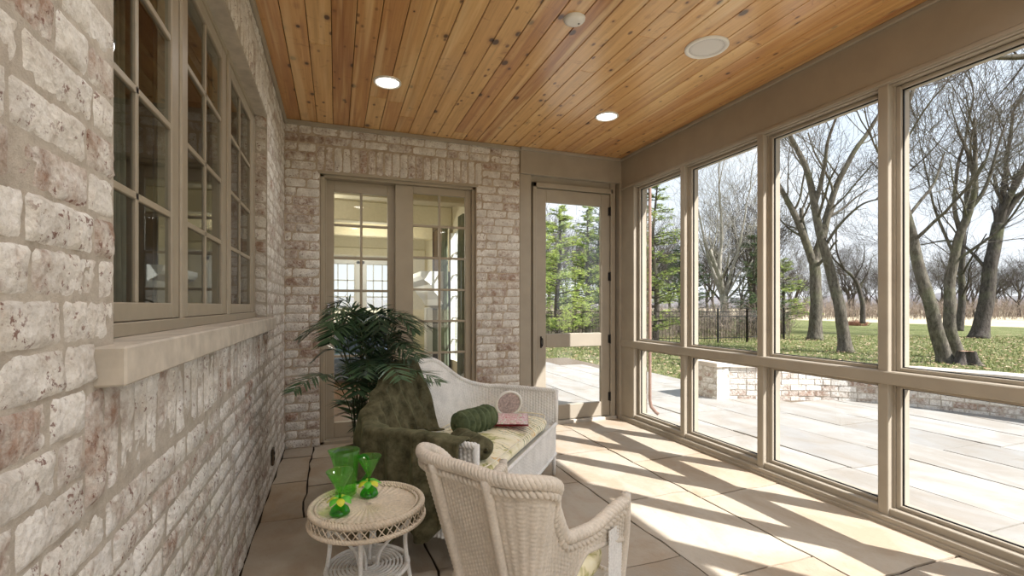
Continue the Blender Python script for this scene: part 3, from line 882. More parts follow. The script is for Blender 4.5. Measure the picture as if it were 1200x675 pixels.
# copper downspout at the outside corner of the brick pier
mb = MB(); mb.tube([(3.352, YB+.03, 2.9), (3.352, YB+.03, .16), (3.36, YB+.015, .09), (3.385, YB-.03, .04), (3.40, YB-.06, .02)], .018, 10)
o = mb.build('downspout', plain('copper', (132, 106, 94), .7, .2, var=.1)); tag(o, 'copper coloured downspout on the outside corner of the white brick pier', 'downspout')

# ------------------------------------------------------------------ low curved garden wall
t = empty('garden_wall', (5.0, 5.3, 0), 0, 'low curved pale brick wall with a stone cap bounding the patio', 'wall')
def toloc(p): return V((p[0]-5.0, p[1]-5.3, p[2]))
path = smooth_path([(x, y, 0) for x, y in GW], 7)
mb = MB(); cap = MB(); core = MB(); rg = random.Random(77)
pts = resample([V(p) for p in path], .22)
def ringpts(p0, p1, w):
    d_ = (p1-p0).normalized(); n_ = V((-d_.y, d_.x, 0)); return n_*w
for i in range(len(pts)-1):
    p0, p1 = pts[i], pts[i+1]
    n0 = ringpts(pts[max(i-1, 0)], pts[min(i+1, len(pts)-1)], 1); n1 = ringpts(pts[i], pts[min(i+2, len(pts)-1)], 1)
    def quad(mbx, w, z0, z1, col=None):
        v = []
        for p, n_ in ((p0, n0), (p1, n1)):
            for s_ in (-w, w):
                for z in (z0, z1): v.append(toloc((p.x+n_.x*s_, p.y+n_.y*s_, z)))
        mbx.add(v, [(0, 1, 5, 4), (2, 6, 7, 3), (1, 3, 7, 5), (0, 2, 3, 1), (4, 5, 7, 6), (0, 4, 6, 2)], col)
    quad(core, .15, -.15, .41)
    quad(cap, .185, .405, .455, (rg.random(),)*3)
    for r_ in range(6):
        z0 = -.06+r_*.078; 
        off = .5 if r_ % 2 else 0.0
        a = (off if r_ % 2 else 0.0)
        for (ta, tb) in (((0, 1),) if rg.random() < .8 else ((0, .5), (.5, 1))):
            p2_ = pts[min(i+2, len(pts)-1)]; off = .5*(r_ % 2)
            a0 = p0.lerp(p1, off); a1 = p1.lerp(p2_, off)
            if (a1-a0).length < .05: continue
            q0 = a0.lerp(a1, ta); q1 = a0.lerp(a1, tb); m0 = n0.lerp(n1, ta); m1 = n0.lerp(n1, tb)
            dd = (q1-q0).normalized()*.006
            pr_ = .153+rg.uniform(0, .005); v = []
            for p, n_ in ((q0+dd, m0), (q1-dd, m1)):
                for s_ in (-pr_, pr_):
                    for z in (z0+.006, z0+.072): v.append(toloc((p.x+n_.x*s_, p.y+n_.y*s_, z)))
            mb.add(v, [(0, 1, 5, 4), (2, 6, 7, 3), (1, 3, 7, 5), (0, 2, 3, 1), (4, 5, 7, 6), (0, 4, 6, 2)], (rg.random(), rg.random(), rg.random()))
core.build('mortar', M_MORT, t); mb.build('bricks', M_BRICK_B, t, recalc=True); 
M_CAP = m_stone('cap_stone', [(206, 196, 182), (222, 214, 202)], bumpy=.3)
cap.build('cap_stone', M_CAP, t, recalc=True)
# the square pier at its end
pc = MB(); pb = MB(); ang = math.atan2(-.4, .9)
Rm = Matrix.Rotation(0, 4, 'Z') @ Matrix.Translation((0, 0, 0))
pc.box(-.19, .19, -.19, .19, -.15, .42); 
pk = MB()
for (O_, U_, N_) in (((-.19, -.19, -.06), (1, 0, 0), (0, -1, 0)), ((.19, -.19, -.06), (0, 1, 0), (1, 0, 0)), ((-.19, .19, -.06), (0, -1, 0), (-1, 0, 0)), ((.19, .19, -.06), (-1, 0, 0), (0, 1, 0))):
    brickwork(pk, O_, U_, (0, 0, 1), N_, 0, .38, 0, .475, seed=rg.randint(1, 99))
pkk = pc.build('pier', M_MORT, t); pk.build('pier_bricks', M_BRICK_B, t)
cc = MB(); cc.box(-.23, .23, -.23, .23, .412, .47, (.9, .9, .9), bev=.006); cc.build('pier_cap', M_CAP, t)

# ------------------------------------------------------------------ wicker furniture
def weave_shell(mb, path, ztop, zbot, off, rib=.0115, row=.0062, amp=.0024, ures=4, thick=.010, both=True):
    """path: list of (x,y,nx,ny,s,L) sampled finely; ztop(t), zbot(t), off(t,zf) outward lean; woven relief on both faces"""
    L = path[-1][4]; nu = int(L/rib*ures)
    xs = np.array([p[0] for p in path]); ys = np.array([p[1] for p in path]); nx = np.array([p[2] for p in path]); ny = np.array([p[3] for p in path]); ss = np.array([p[4] for p in path])
    sides = (1, -1) if both else (1,)
    for side in sides:
        P = []
        for i in range(nu+1):
            s_ = L*i/nu; t = s_/L
            x = np.interp(s_, ss, xs); y = np.interp(s_, ss, ys); a = np.interp(s_, ss, nx); b = np.interp(s_, ss, ny)
            k = s_/rib; z0 = zbot(t); z1 = ztop(t); nv = 2*int(.40/row)
            rowl = []
            rid = int(k)
            for j in range(nv+1):
                zf = j/nv; z = z0+(z1-z0)*zf
                ph = math.sin(PI*(z/row) + PI*(rid % 2)*1.0)
                h = amp*(abs(math.sin(PI*k))**.7*1.6 - 1.0) + amp*.32*ph*abs(math.sin(PI*k))
                o_ = off(t, zf, z) + side*thick/2 + side*h
                rowl.append(V((x+a*o_, y+b*o_, z)))
            P.append(rowl)
        if side < 0: P = P[::-1]
        mb.grid(P)

def upath(hw_b, hw_f, y_back, y_front, rc, n=60):
    """U in plan: left front tip -> back -> right front tip, rounded corners; outward normals"""
    pts = []
    L0 = (-hw_f, y_front); L1 = (-hw_b, y_back)
    pts = [(-hw_f, y_front)]
    def lerp(a, b, t): return (a[0]+(b[0]-a[0])*t, a[1]+(b[1]-a[1])*t)
    dl = math.hypot(hw_f-hw_b, y_back-y_front)
    p1 = lerp((-hw_b, y_back), (-hw_f, y_front), rc/dl); p2 = (-hw_b+rc, y_back)
    for i in range(1, 12): pts.append(lerp((-hw_f, y_front), p1, i/12))
    for i in range(13):
        t = i/12; a = lerp(p1, (-hw_b, y_back), t); b = lerp((-hw_b, y_back), p2, t); pts.append(lerp(a, b, t))
    for i in range(1, 24): pts.append(lerp(p2, (hw_b-rc, y_back), i/24))
    left = [(-x, y) for x, y in pts[:25]][::-1]
    pts = pts+left
    out = []; s_ = 0
    for i, p in enumerate(pts):
        a = pts[max(i-1, 0)]; b = pts[min(i+1, len(pts)-1)]
        dx, dy = b[0]-a[0], b[1]-a[1]; d = math.hypot(dx, dy)
        if i: s_ += math.hypot(p[0]-pts[i-1][0], p[1]-pts[i-1][1])
        out.append((p[0], p[1], -dy/d, dx/d, s_))
    return out
def sstep(a, b, x):
    t = max(0, min(1, (x-a)/(b-a))); return t*t*(3-2*t)
def path_at(path, t):
    L = path[-1][4]; ss = [p[4] for p in path]
    return [float(np.interp(t*L, ss, [p[k] for p in path])) for k in range(4)]
def rim_pts(path, ztop, off, n=160, dz=0.0, t0=0, t1=1):
    out = []
    for i in range(n+1):
        t = t0+(t1-t0)*i/n; x, y, a, b = path_at(path, t); o_ = off(t, 1, ztop(t)); out.append(V((x+a*o_, y+b*o_, ztop(t)+dz)))
    return out

# ---- settee
SX, SY, SR = .822, 2.857, math.radians(50.6)
st = empty('wicker_settee', (SX, SY, 0), SR, 'white wicker settee with arched back and a floral seat cushion', 'settee')
sp = upath(.70, .73, .30, -.31, .20)
def s_top(t):
    u = abs(t-.5)*2           # 0 middle of back, 1 arm tip
    return .615 + .255*(1-sstep(.12, .60, u)) - .012*sstep(.75, 1, u)
def s_bot(t): return .36
def s_off(t, zf, z): 
    u = abs(t-.5)*2
    return (.10*(1-sstep(.3, .75, u))+.03)*max(0, (z-.36))/.5
mb = MB(); weave_shell(mb, sp, s_top, s_bot, s_off, rib=.0215, row=.0105, ures=5, amp=.0050); mb.build('backrest', M_WICK, st)
mb = MB(); mb.braid(rim_pts(sp, s_top, s_off, dz=.004), .0085, .010, 3, .055); mb.build('braided_rim', M_WICK, st)
# arm fronts: the roll turned down to the seat rail
for sgn in (-1, 1):
    mb = MB(); t_ = 0 if sgn < 0 else 1; x, y, a, b = path_at(sp, t_); o_ = s_off(t_, 1, .6)
    mb.tube([(x+a*o_, y+b*o_-.004, .615), (x+a*.01, y, .36)], .016, 10)
    mb.build('arm_post', M_WICK, st)
# skirt below the seat: woven apron all round
def apath(hw, yb, yf, rc):
    p = upath(hw, hw, yb, yf, rc); return p
mb = MB(); weave_shell(mb, apath(.71, .30, -.31, .10), lambda t: .37, lambda t: .15, lambda t, zf, z: 0, rib=.0215, row=.0105, ures=5, amp=.0050); 
# front apron
P = []
n = int(1.42/.015*4)
for side in (1,):
    for i in range(n+1):
        x = -.71+1.42*i/n; k = (x+.71)/.0215; row = []
        for j in range(31):
            z = .15+.22*j/30; h = .0050*(abs(math.sin(PI*k))**.7*1.6-1)+.0018*math.sin(PI*z/.0105+PI*(int(k) % 2))*abs(math.sin(PI*k))
            row.append(V((x, -.315-h, z)))
        P.append(row)
mb.grid(P); mb.build('apron', M_WICK, st)
mb = MB(); mb.braid([(-.71, -.32, .372), (.71, -.32, .372)], .006, .007, 3, .04); mb.braid([(-.71, -.32, .152), (.71, -.32, .152)], .005, .006, 3, .04); mb.build('apron_trim', M_WICK, st)
mb = MB(); mb.box(-.70, .70, -.30, .29, .33, .36); mb.build('seat_deck', M_WICK, st)
for x in (-.70, .70):
    for y in (-.305, .29):
        mb = MB(); mb.tube([(x, y, .37), (x, y, .1), (x, y, 0)], [.016, .015, .014], 10); mb.build('leg', M_WICK, st)
mb = MB(); mb.tube([(-.70, -.3, .10), (-.35, 0, .105), (0, 0, .1), (.35, 0, .105), (.70, -.3, .10)], .007, 8); mb.build('stretcher', M_WICK, st)

def pillow_mesh(mb, w, d, h, ex=4.0, n=40, puff=0.0, seed=0, wr=0.004):
    """rounded rectangular cushion centred on x,y with its bottom at 0"""
    P = []
    for i in range(n*2+1):
        a = -PI+2*PI*i/(n*2); row = []
        ca, sa = math.cos(a), math.sin(a)
        for j in range(n//2+1):
            b = -PI/2+PI*j/(n//2); cb, sb = math.cos(b), math.sin(b)
            f = lambda c, e: math.copysign(abs(c)**(2/e), c)
            x = w/2*f(ca, ex)*f(cb, 2.6); y = d/2*f(sa, ex)*f(cb, 2.6); z = h/2*f(sb, 2.4)
            z += puff*sb*(1-(2*x/w)**2)*(1-(2*y/d)**2)
            q = noise.noise((x*9+seed, y*9, z*9+seed))*wr*2
            row.append(V((x+q, y+q, z+h/2+q)))
        P.append(row)
    mb.grid(P)
mb = MB(); pillow_mesh(mb, 1.34, .58, .11, 7, 48, .02, 3); c = mb.build('seat_cushion', M_FLORAL, st); c.location = (0, -.01, .352)
mb = MB()
for z in (.395, .45): mb.tube([(.655*math.copysign(abs(math.cos(a))**.3, math.cos(a)), -.01+.283*math.copysign(abs(math.sin(a))**.3, math.sin(a)), z) for a in np.linspace(0, 2*PI, 120, endpoint=False)], .004, 6, closed=True)
mb.build('piping', plain('cream_piping', (236, 228, 204), .8), c).location = (0, .01, -.352)

def sloc(x, y, z=0):
    c_, s_ = math.cos(SR), math.sin(SR); return (SX+x*c_-y*s_, SY+x*s_+y*c_, z)

# bolsters on the settee
def bolster(x, y, z, rz, L, R, label, mat, ribs=7, squash=1.0):
    t = empty('bolster_pillow', sloc(x, y, z), SR+rz, label, 'pillow')
    mb = MB(); P = []; N_ = 90
    for i in range(N_+1):
        a = i/N_; xx = -L/2+L*a
        e = min(a, 1-a)*L
        rr = R*math.sqrt(max(0, 1-(max(0, .05-e)/.05)**2)) if e < .05 else R
        rr = max(rr, .0001)
        if e >= .0: rr *= (1-.10*abs(math.cos(PI*ribs*a))**4)
        row = []
        for j in range(33):
            b = 2*PI*j/32; q = noise.noise((xx*8, math.cos(b)*2, math.sin(b)*2))*.006
            row.append(V((xx, (rr+q)*math.cos(b), ((rr+q)*math.sin(b))*squash)))
        P.append(row)
    mb.grid(P); mb.build('pillow_cover', mat, t)
    mb = MB()
    for s_ in (-1, 1): mb.lathe([(.0001, .012), (.010, .010), (.014, .002), (.012, -.004)], 14)
    o = mb.build('button', mat, t); o.rotation_euler = (0, -PI/2, 0); o.location = (-L/2-.002, 0, 0)
    return t
bolster(-.045, .0, .542, -.32, .33, .080, 'dark green ribbed bolster pillow in the middle of the settee', M_BOLST, 7)
bolster(-.42, -.14, .515, .95, .30, .072, 'dark olive bolster pillow slumped beside the near arm of the settee', M_THROW, 3, .85)

# round wicker tray leaning on the far arm
t = empty('round_tray', sloc(.555, .0, .452), SR+math.radians(-58), 'small round white rimmed tray propped by the far arm of the settee', 'tray')
t.rotation_euler = (math.radians(14), 0, SR+math.radians(-55))
mb = MB(); R = .092
mb.tube([(R*math.cos(a), 0, R*.9+R*math.sin(a)) for a in np.linspace(0, 2*PI, 48, endpoint=False)], .009, 8, closed=True); mb.build('tray_rim', M_WHITE, t)
mb = MB()
P = [[V((r_*math.cos(a), .003+.0015*math.sin(a*24)*math.sin(r_*300), R*.9+r_*math.sin(a))) for r_ in np.linspace(.0005, R, 24)] for a in np.linspace(0, 2*PI, 97)]
mb.grid(P); mb.build('tray_base', plain('rose_weave', (196, 176, 174), .7, var=.2, scale=60), t)

# magazine lying open on the cushion
t = empty('magazine', sloc(.235, -.13, .492), SR+math.radians(18), 'open magazine with pink and red pages on the seat cushion', 'magazine')
m = Mat('printed_page', .35, .5); co = m.coord()
n_ = m.noise(co, 22, 5, .7, 1.5)
m.color(m.ramp(n_, [(.36, lin((244, 240, 238))), (.46, lin((232, 200, 200))), (.52, lin((190, 90, 100))), (.56, lin((240, 234, 230))), (.66, lin((170, 176, 120)))])); M_PAGE = m.m
for s_ in (-1, 1):
    mb = MB(); P = []
    for i in range(13):
        a = i/12; x = s_*a*.155; P.append([V((x, y, .006+.014*math.sin(a*PI*.85)*(1-.5*a))) for y in np.linspace(-.115, .115, 6)])
    mb.grid(P)
    o = mb.build('page', M_PAGE, t); md = o.modifiers.new('t', 'SOLIDIFY'); md.thickness = .004; md.offset = -1
mb = MB(); mb.box(-.158, .158, -.118, .118, -.001, .001, bev=.0004); mb.build('cover', plain('red_cover', (150, 34, 38), .4), t)

# olive throw: draped over the near end of the back and the arm, hanging to the floor
def throw():
    # sections across the cloth from the inside of the settee, over the rim, down the outside; along: from the back round the arm
    P = []; N1, N2 = 110, 90
    for i in range(N1+1):
        a = i/N1                     # 0 on the back, 1 at the arm front
        t = .485-.465*a               # position on the U path
        x, y, nx_, ny_ = path_at(sp, t); zt = s_top(t)+.022
        o0 = s_off(t, 1, zt)
        inner = .30*(1-sstep(.0, .9, a))+.16 - .06*math.sin(a*9)
        outer = .40+.14*sstep(0, .4, a)+.06*math.sin(a*13+1)+.03*math.sin(a*31)-.26*sstep(.78, 1, a)
        row = []; sg_ = -1
        total = inner+outer+.07
        for j in range(N2+1):
            d = total*j/N2
            if d < inner:                      # inside face, from its lower hem up to the rim
                z = zt-(inner-d); sg_ = -1; z = max(z, .475); o_ = s_off(t, 1, z)-.030 - .02*math.sin((inner-d)*5)
                if z <= .476: o_ -= (.475-(zt-(inner-d)))*.9
                f = .55
            elif d < inner+.07:
                sg_ = math.sin((d-inner)/.07*PI-PI/2); q = (d-inner)/.07*PI; z = zt+.012*math.sin(q); o_ = o0-.030*math.cos(q); f = .3
            else:
                sg_ = 1; q = d-inner-.07; z = zt-q; o_ = o0+.034+.030*math.sin(min(1, q/.5)*PI*.5)-.05*q; f = min(1, .25+q*3.0)
            ps = a*58+3.2*noise.noise((a*3, d*2, 1))-d*5.0
            fold = ((1-abs(math.sin(ps*.5))**.8)*.066-.012+math.sin(a*63+d*7+4*noise.noise((a*5, d*3, 4)))*.012+noise.noise((a*7, d*6, 2))*.032)*f
            fold = (max(fold, -.010) + .014)*sg_
            lum = noise.noise((a*11, d*9, 8))*.006
            row.append(V((x+nx_*(o_+fold)+lum, y+ny_*(o_+fold)+lum, max(z+noise.noise((a*6, d*4, 5))*.014*f, .012))))
        P.append(row)
    mb = MB(); mb.grid(P)
    vs = [sloc(*v) for v in mb.v]; mb.v = vs
    o = mb.build('throw_blanket', M_THROW, origin=sloc(-.6, 0, .6))
    md = o.modifiers.new('thick', 'SOLIDIFY'); md.thickness = .014; md.offset = 1
    md = o.modifiers.new('soft', 'SUBSURF'); md.levels = 1; md.render_levels = 1
    return tag(o, 'dark olive plush throw blanket draped over the near arm and back of the settee', 'blanket')
throw()

# ---- armchair
CR = math.atan2(.863, -.505)
CX, CY = .590, 1.467
ch = empty('wicker_armchair', (CX, CY, 0), CR, 'cream wicker armchair seen from behind in the foreground', 'armchair')
# local -y is the front
cp = upath(.152, .242, .195, -.184, .045)
def c_top(t):
    u = abs(t-.5)*2
    # back straight and high, steep drop to the arms, arms rising to the tips
    return .556 + .224*(1-sstep(.28, .54, u)) + .003*(1-sstep(0, .3, u)) + .046*sstep(.68, 1, u)
def c_bot(t):
    u = abs(t-.5)*2
    return .37 + .125*sstep(.48, .70, u)*1.0 - .01*sstep(.85, 1, u)
def c_off(t, zf, z):
    u = abs(t-.5)*2
    return (.075*(1-sstep(.30, .42, u))+.038)*max(0, z-.40)/.40
mb = MB(); weave_shell(mb, cp, c_top, c_bot, c_off, rib=.0132, row=.0066, amp=.0040); mb.build('backrest', M_WICK_C, ch)
mb = MB(); mb.braid(rim_pts(cp, c_top, c_off, 220, .004), .0100, .0112, 4, .052, 7); mb.build('braided_rim', M_WICK_C, ch)
mb = MB(); mb.braid([V((p.x, p.y, p.z-.012)) for p in rim_pts(cp, c_top, c_off, 220, -.014)], .0062, .0075, 2, .034); mb.build('rim_binding', M_WICK_C, ch)
# bottom roll of the side panels
for r_ in ((.0, .24), (.76, 1.0)):
    q = []
    for i in range(41):
        t_ = r_[0]+(r_[1]-r_[0])*i/40; x, y, a, b = path_at(cp, t_); z = c_bot(t_); o_ = c_off(t_, 0, z); q.append((x+a*o_, y+b*o_, z))
    mb = MB(); mb.tube(q, .011, 8); mb.build('side_rail', M_WICK_C, ch)
# uprights at the back corners, wrapped cane running down into the back legs
for sg in (-1, 1):
    q = []
    tt = .5+sg*.098
    for i in range(13):
        z = .78-.78*i/12; x, y, a, b = path_at(cp, tt); o_ = c_off(tt, 1, z) if z > .40 else 0
        xx = x*(.86+.14*(z/.78)) ; yy = y+b*o_+.012 + (.05*(.4-z)/.4 if z < .4 else 0)
        q.append((xx+a*o_, yy, z))
    mb = MB(); mb.tube(q, .015, 10); mb.build('back_leg', M_WICK_C, ch)
    # front leg rising to the arm tip with a woven strip behind it
    x, y, a, b = path_at(cp, 0 if sg < 0 else 1); o_ = c_off(0, 1, .63)
    q = smooth_path([(x+a*o_, y-.002, .632), (x+a*o_*.6, y-.012, .50), (x*1.0, y-.004, .34), (x*.985, y+.006, .16), (x*.98, y-.008, 0)], 5)
    mb = MB(); mb.tube(q, .0155, 10); mb.build('front_leg', M_WICK_C, ch)
    mb = MB(); P = []
    for i in range(41):
        yy = y+.005+.085*i/40; k_ = (yy-y)/.0112; row = []
        for j in range(90):
            z = .10+.44*j/89; h = .0022*(abs(math.sin(PI*k_))**.7*1.6-1)+.0014*math.sin(PI*z/.0054+PI*(int(k_) % 2))
            row.append(V((x*(.98+.02*z/.6)+a*.01+a*h, yy, z)))
        P.append(row)
    mb.grid(P); mb.build('side_panel', M_WICK, ch)
mb = MB(); mb.box(-.205, .205, -.19, .15, .33, .355, bev=.006); mb.build('seat_deck', M_WICK_C, ch)
mb = MB(); mb.braid([(-.22, -.195, .345), (.22, -.195, .345)], .008, .009, 3, .04); mb.tube([(-.22, -.19, .16), (-.1, 0, .165), (.1, 0, .165), (.22, -.19, .16)], .007, 8); mb.build('stretcher', M_WICK_C, ch)
mb = MB(); pillow_mesh(mb, .41, .36, .12, 5, 36, .02, 8); o = mb.build('seat_cushion', M_FLORAL, ch); o.location = (0, -.025, .355)

# ---- round wicker table
TX, TY, TH, TR = .109, 1.834, .52, .205
tb = empty('wicker_side_table', (TX, TY, 0), .3, 'small round natural wicker side table holding green glassware', 'side table')
mb = MB(); P = []
for i in range(241):
    a = 2*PI*i/240; row = []
    for r_ in np.linspace(.001, TR-.012, 30):
        row.append(V((r_*math.cos(a), r_*math.sin(a), TH-.006+.0018*math.cos(a*40)*min(1, r_/.04)+.0009*math.sin(r_*620+(round(a*40/PI) % 2)*PI))))
    P.append(row)
mb.grid(P)
mb.lathe([(.0001, TH-.02), (TR-.012, TH-.02), (TR-.008, TH-.008)], 60)
mb.build('tabletop', M_WICK_T, tb)
mb = MB()
ring = lambda R_, z, n=90: [(R_*math.cos(a), R_*math.sin(a), z) for a in np.linspace(0, 2*PI, n, endpoint=False)]
mb.braid(ring(TR-.010, TH-.004), .0055, .0062, 3, .032, closed=True)
mb.braid(ring(TR-.028, TH-.002), .003, .0035, 2, .03, closed=True)
mb.build('braided_edge', M_WICK_T, tb)
mb = MB(); N_ = 46
for k_ in range(N_):
    for s_ in (-1, 1):
        q = []
        for j in range(6):
            f = j/5; a = 2*PI*(k_+s_*f*1.0)/N_; R_ = TR-.004+s_*.0016; q.append((R_*math.cos(a), R_*math.sin(a), TH-.012-.034*f))
        mb.tube(q, .0021, 5)
mb.braid(ring(TR-.004, TH-.050), .0042, .0052, 3, .03, closed=True)
mb.build('lattice_skirt', M_WICK_T, tb)
for k_ in range(4):
    a = PI/4+k_*PI/2+.25; c_, s_ = math.cos(a), math.sin(a)
    mb = MB(); mb.tube(smooth_path([(c_*.155, s_*.155, TH-.02), (c_*.135, s_*.135, .40), (c_*.142, s_*.142, .30), (c_*.175, s_*.175, .12), (c_*.215, s_*.215, 0)], 5), .0078, 9)
    mb.build('leg', M_WICK, tb)
    q = smooth_path([(c_*.142, s_*.142, .44), (c_*.06, s_*.06, .36), (c_*.035, s_*.035, .30), (c_*.045, s_*.045, .20), (c_*.10, s_*.10, .08)], 5)
    mb = MB(); mb.tube(q, .006, 7); mb.build('brace', M_WICK, tb)
mb = MB(); sp_ = []
for i in range(9*40): a = 2*PI*i/40; r_ = .012+.124*i/(9*40); sp_.append((r_*math.cos(a), r_*math.sin(a), .29))
mb.tube(sp_, .0048, 6); mb.tube(ring(.144, .29), .008, 8, closed=True)
for k_ in range(6): a = k_*PI/6; mb.tube([(-.145*math.cos(a), -.145*math.sin(a), .281), (.145*math.cos(a), .145*math.sin(a), .281)], .003, 5)
mb.build('coiled_shelf', M_WICK, tb)

# ---- green glassware on the table
def m_greenglass(name, col):
    m = Mat(name); m.n.remove(m.b)
    fr_ = schlick(m); tr_ = m.N('ShaderNodeBsdfTransparent', Color=col); gl_ = m.N('ShaderNodeBsdfGlossy', Roughness=.03)
    df = m.N('ShaderNodeBsdfTranslucent', Color=(col[0]*.9, col[1]*.9, col[2]*.9, 1)); d2 = m.N('ShaderNodeBsdfDiffuse', Color=(col[0]*.8, col[1]*.8, col[2]*.8, 1))
    mm = m.N('ShaderNodeMixShader', i0=.5, i1=df.outputs[0], i2=d2.outputs[0])
    m1 = m.N('ShaderNodeMixShader', i0=.10, i1=tr_.outputs[0], i2=mm.outputs[0])
    mx = m.N('ShaderNodeMixShader', i0=fr_, i1=m1.outputs[0], i2=gl_.outputs[0])
    m.nt.links.new(mx.outputs[0], m.out.inputs[0]); return m.m
M_GG = m_greenglass('green_glass', lin((204, 248, 172))); M_GG2 = m_greenglass('deep_green_glass', lin((128, 226, 108)))
M_PETY = plain('yellow_petal', (214, 214, 62), .4, .5); M_PETG = plain('green_petal', (104, 196, 66), .4, .5)
t = empty('glass_pitcher', (.035, 1.93, TH), 1.1, 'tall green glass pitcher at the back of the wicker table', 'pitcher')
t.rotation_euler = (0, 0, -.25)
mb = MB(); P = []
H_ = .172
for i in range(73):
    a = 2*PI*i/72; row = []
    for (r_, z) in [(.0005, .004), (.034, .004), (.038, .008), (.039, .03), (.041, .07), (.044, .11), (.048, .15), (.051, H_), (.0492, H_+.002), (.0475, H_), (.0445, .15), (.0405, .11), (.0375, .07), (.0355, .03), (.034, .016), (.0005, .013)]:
        sp2 = max(0, math.cos(a-PI))**12*.016*max(0, (z-.12)/.05); rr = r_*(1+.012*math.cos(a*16))+(sp2 if r_ > .01 else 0)
        row.append(V((rr*math.cos(a), rr*math.sin(a), z)))
    P.append(row)
mb.grid(P); mb.build('pitcher_body', M_GG, t)
mb = MB(); mb.tube(smooth_path([(.047, 0, .145), (.072, 0, .150), (.086, 0, .125), (.082, 0, .085), (.062, 0, .055), (.040, 0, .045)], 6), .0065, 10, flat=.7); mb.build('handle', M_GG2, t)
def goblet(x, y, rz, label):
    t = empty('stemmed_glass', (x, y, TH), rz, label, 'glass', 'green stemmed glasses on the wicker table')
    mb = MB()
    mb.lathe([(.0005, .066), (.005, .068), (.018, .094), (.046, .146), (.0464, .1475), (.0448, .146), (.0165, .096), (.003, .074), (.0005, .072)], 40); mb.build('bowl', M_GG, t)
    mb = MB(); mb.lathe([(.005, .066), (.0045, .05), (.006, .04), (.012, .034), (.028, .020), (.034, .006), (.034, .001), (.0005, .001)], 40); mb.build('foot', M_GG2, t)
    for k_ in range(7):
        a = 2*PI*k_/7; P = []
        for i in range(9):
            u = i/8; w_ = .016*math.sin(PI*min(1, u*.92+.08))**.6
            r_ = .006+.038*u; z = .054+.010*math.sin(u*PI*.9)-.016*u
            P.append([V((r_*math.cos(a)-s_*w_*math.sin(a), r_*math.sin(a)+s_*w_*math.cos(a), z-abs(s_)*.004)) for s_ in (-1, -.5, 0, .5, 1)])
        mb = MB(); mb.grid(P); mb.build('petal', M_PETY if k_ % 2 else M_PETG, t)
    return t
goblet(.012, 1.772, .3, 'green stemmed glass with flower stem in front of the pitcher')
goblet(.118, 1.905, .9, 'green stemmed glass with flower stem standing right of the pitcher')

# ------------------------------------------------------------------ potted palm
def palm():
    t = empty('potted_palm', (.17, 3.22, 0), 0, 'dark green parlour palm in a woven basket before the sliding door', 'potted plant')
    M_BASK = m_wicker('brown_basket', (104, 66, 48), .15)
    mb = MB(); P = []
    for i in range(161):
        a = 2*PI*i/160
        P.append([V(((.135+.05*z/.3+.003*math.sin(a*40+(j % 2)*PI))*math.cos(a), (.135+.05*z/.3+.003*math.sin(a*40+(j % 2)*PI))*math.sin(a), z)) for j, z in enumerate(np.linspace(0.002, .30, 34))])
    mb.grid(P); mb.braid([(.185*math.cos(a), .185*math.sin(a), .30) for a in np.linspace(0, 2*PI, 60, endpoint=False)], .006, .007, 3, .04, closed=True)
    mb.lathe([(.0001, .002), (.135, .002)], 40)
    mb.build('basket', M_BASK, t)
    mb = MB(); mb.lathe([(.0001, .27), (.17, .262)], 30); mb.build('soil', plain('soil', (48, 38, 30), .95), t)
    rg = random.Random(5); fm = MB(); sm = MB()
    for k_ in range(44):
        az = rg.uniform(0, 2*PI); reach = rg.uniform(.20, .45); H_ = rg.uniform(.48, 1.20)
        if k_ < 12: reach = rg.uniform(.12, .34); H_ = rg.uniform(1.0, 1.30)
        if math.sin(az) > .6 and reach > .36: reach = .36
        b0 = V((rg.uniform(-.06, .06), rg.uniform(-.06, .06), .26)); di = V((math.cos(az), math.sin(az), 0))
        L = math.hypot(reach, H_-.26)*1.25
        pts = [b0, b0+V((0, 0, (H_-.26)*.55))+di*reach*.12, b0+V((0, 0, (H_-.26)*.95))+di*reach*.45, b0+V((0, 0, (H_-.26)*1.0))+di*reach*.8, b0+V((0, 0, (H_-.26)*.90))+di*reach*1.15]
        q = [V(p) for p in smooth_path(pts, 9)]
        sm.tube(q, [.0042*(1-.75*i/len(q)) for i in range(len(q))], 5, (rg.random(),)*3)
        n = len(q); nl = 17; tone = rg.uniform(0, .8)
        for i in range(nl):
            f = .36+.64*i/(nl-1); idx = min(n-2, int(f*(n-1))); p = q[idx]; tg = (q[idx+1]-q[idx]).normalized()
            sd = tg.cross(V((0, 0, 1)))
            if sd.length < .1: sd = V((-di.y, di.x, 0))
            sd.normalize(); upv = sd.cross(tg)
            ll = .18*math.sin(PI*(.18+.74*(f-.36)/.64))**.7*rg.uniform(.85, 1.1)*(.8+.4*reach)
            for s_ in (-1, 1):
                d0 = (sd*s_*.82+tg*.62+upv*.12).normalized(); w_ = .0072
                droop = rg.uniform(.08, .30); cs = []
                wd = tg.cross(d0).cross(d0).normalized()
                for j, (u, ww) in enumerate(((0, .35), (.25, 1.0), (.55, .85), (.82, .45), (1.0, .03))):
                    c_ = p+d0*ll*u+V((0, 0, -1))*ll*droop*u*u
                    cs.append((c_-wd*w_*ww, c_+wd*w_*ww))
                vs = [x for c_ in cs for x in c_]
                fm.add(vs, [(2*j, 2*j+1, 2*j+3, 2*j+2) for j in range(4)], (min(1, max(0, tone+rg.uniform(-.2, .3))), 0, 0), True)
    fm.build('foliage', M_PALM, t)
    sm.build('stems', plain('palm_stem', (64, 80, 48), .5), t)
palm()

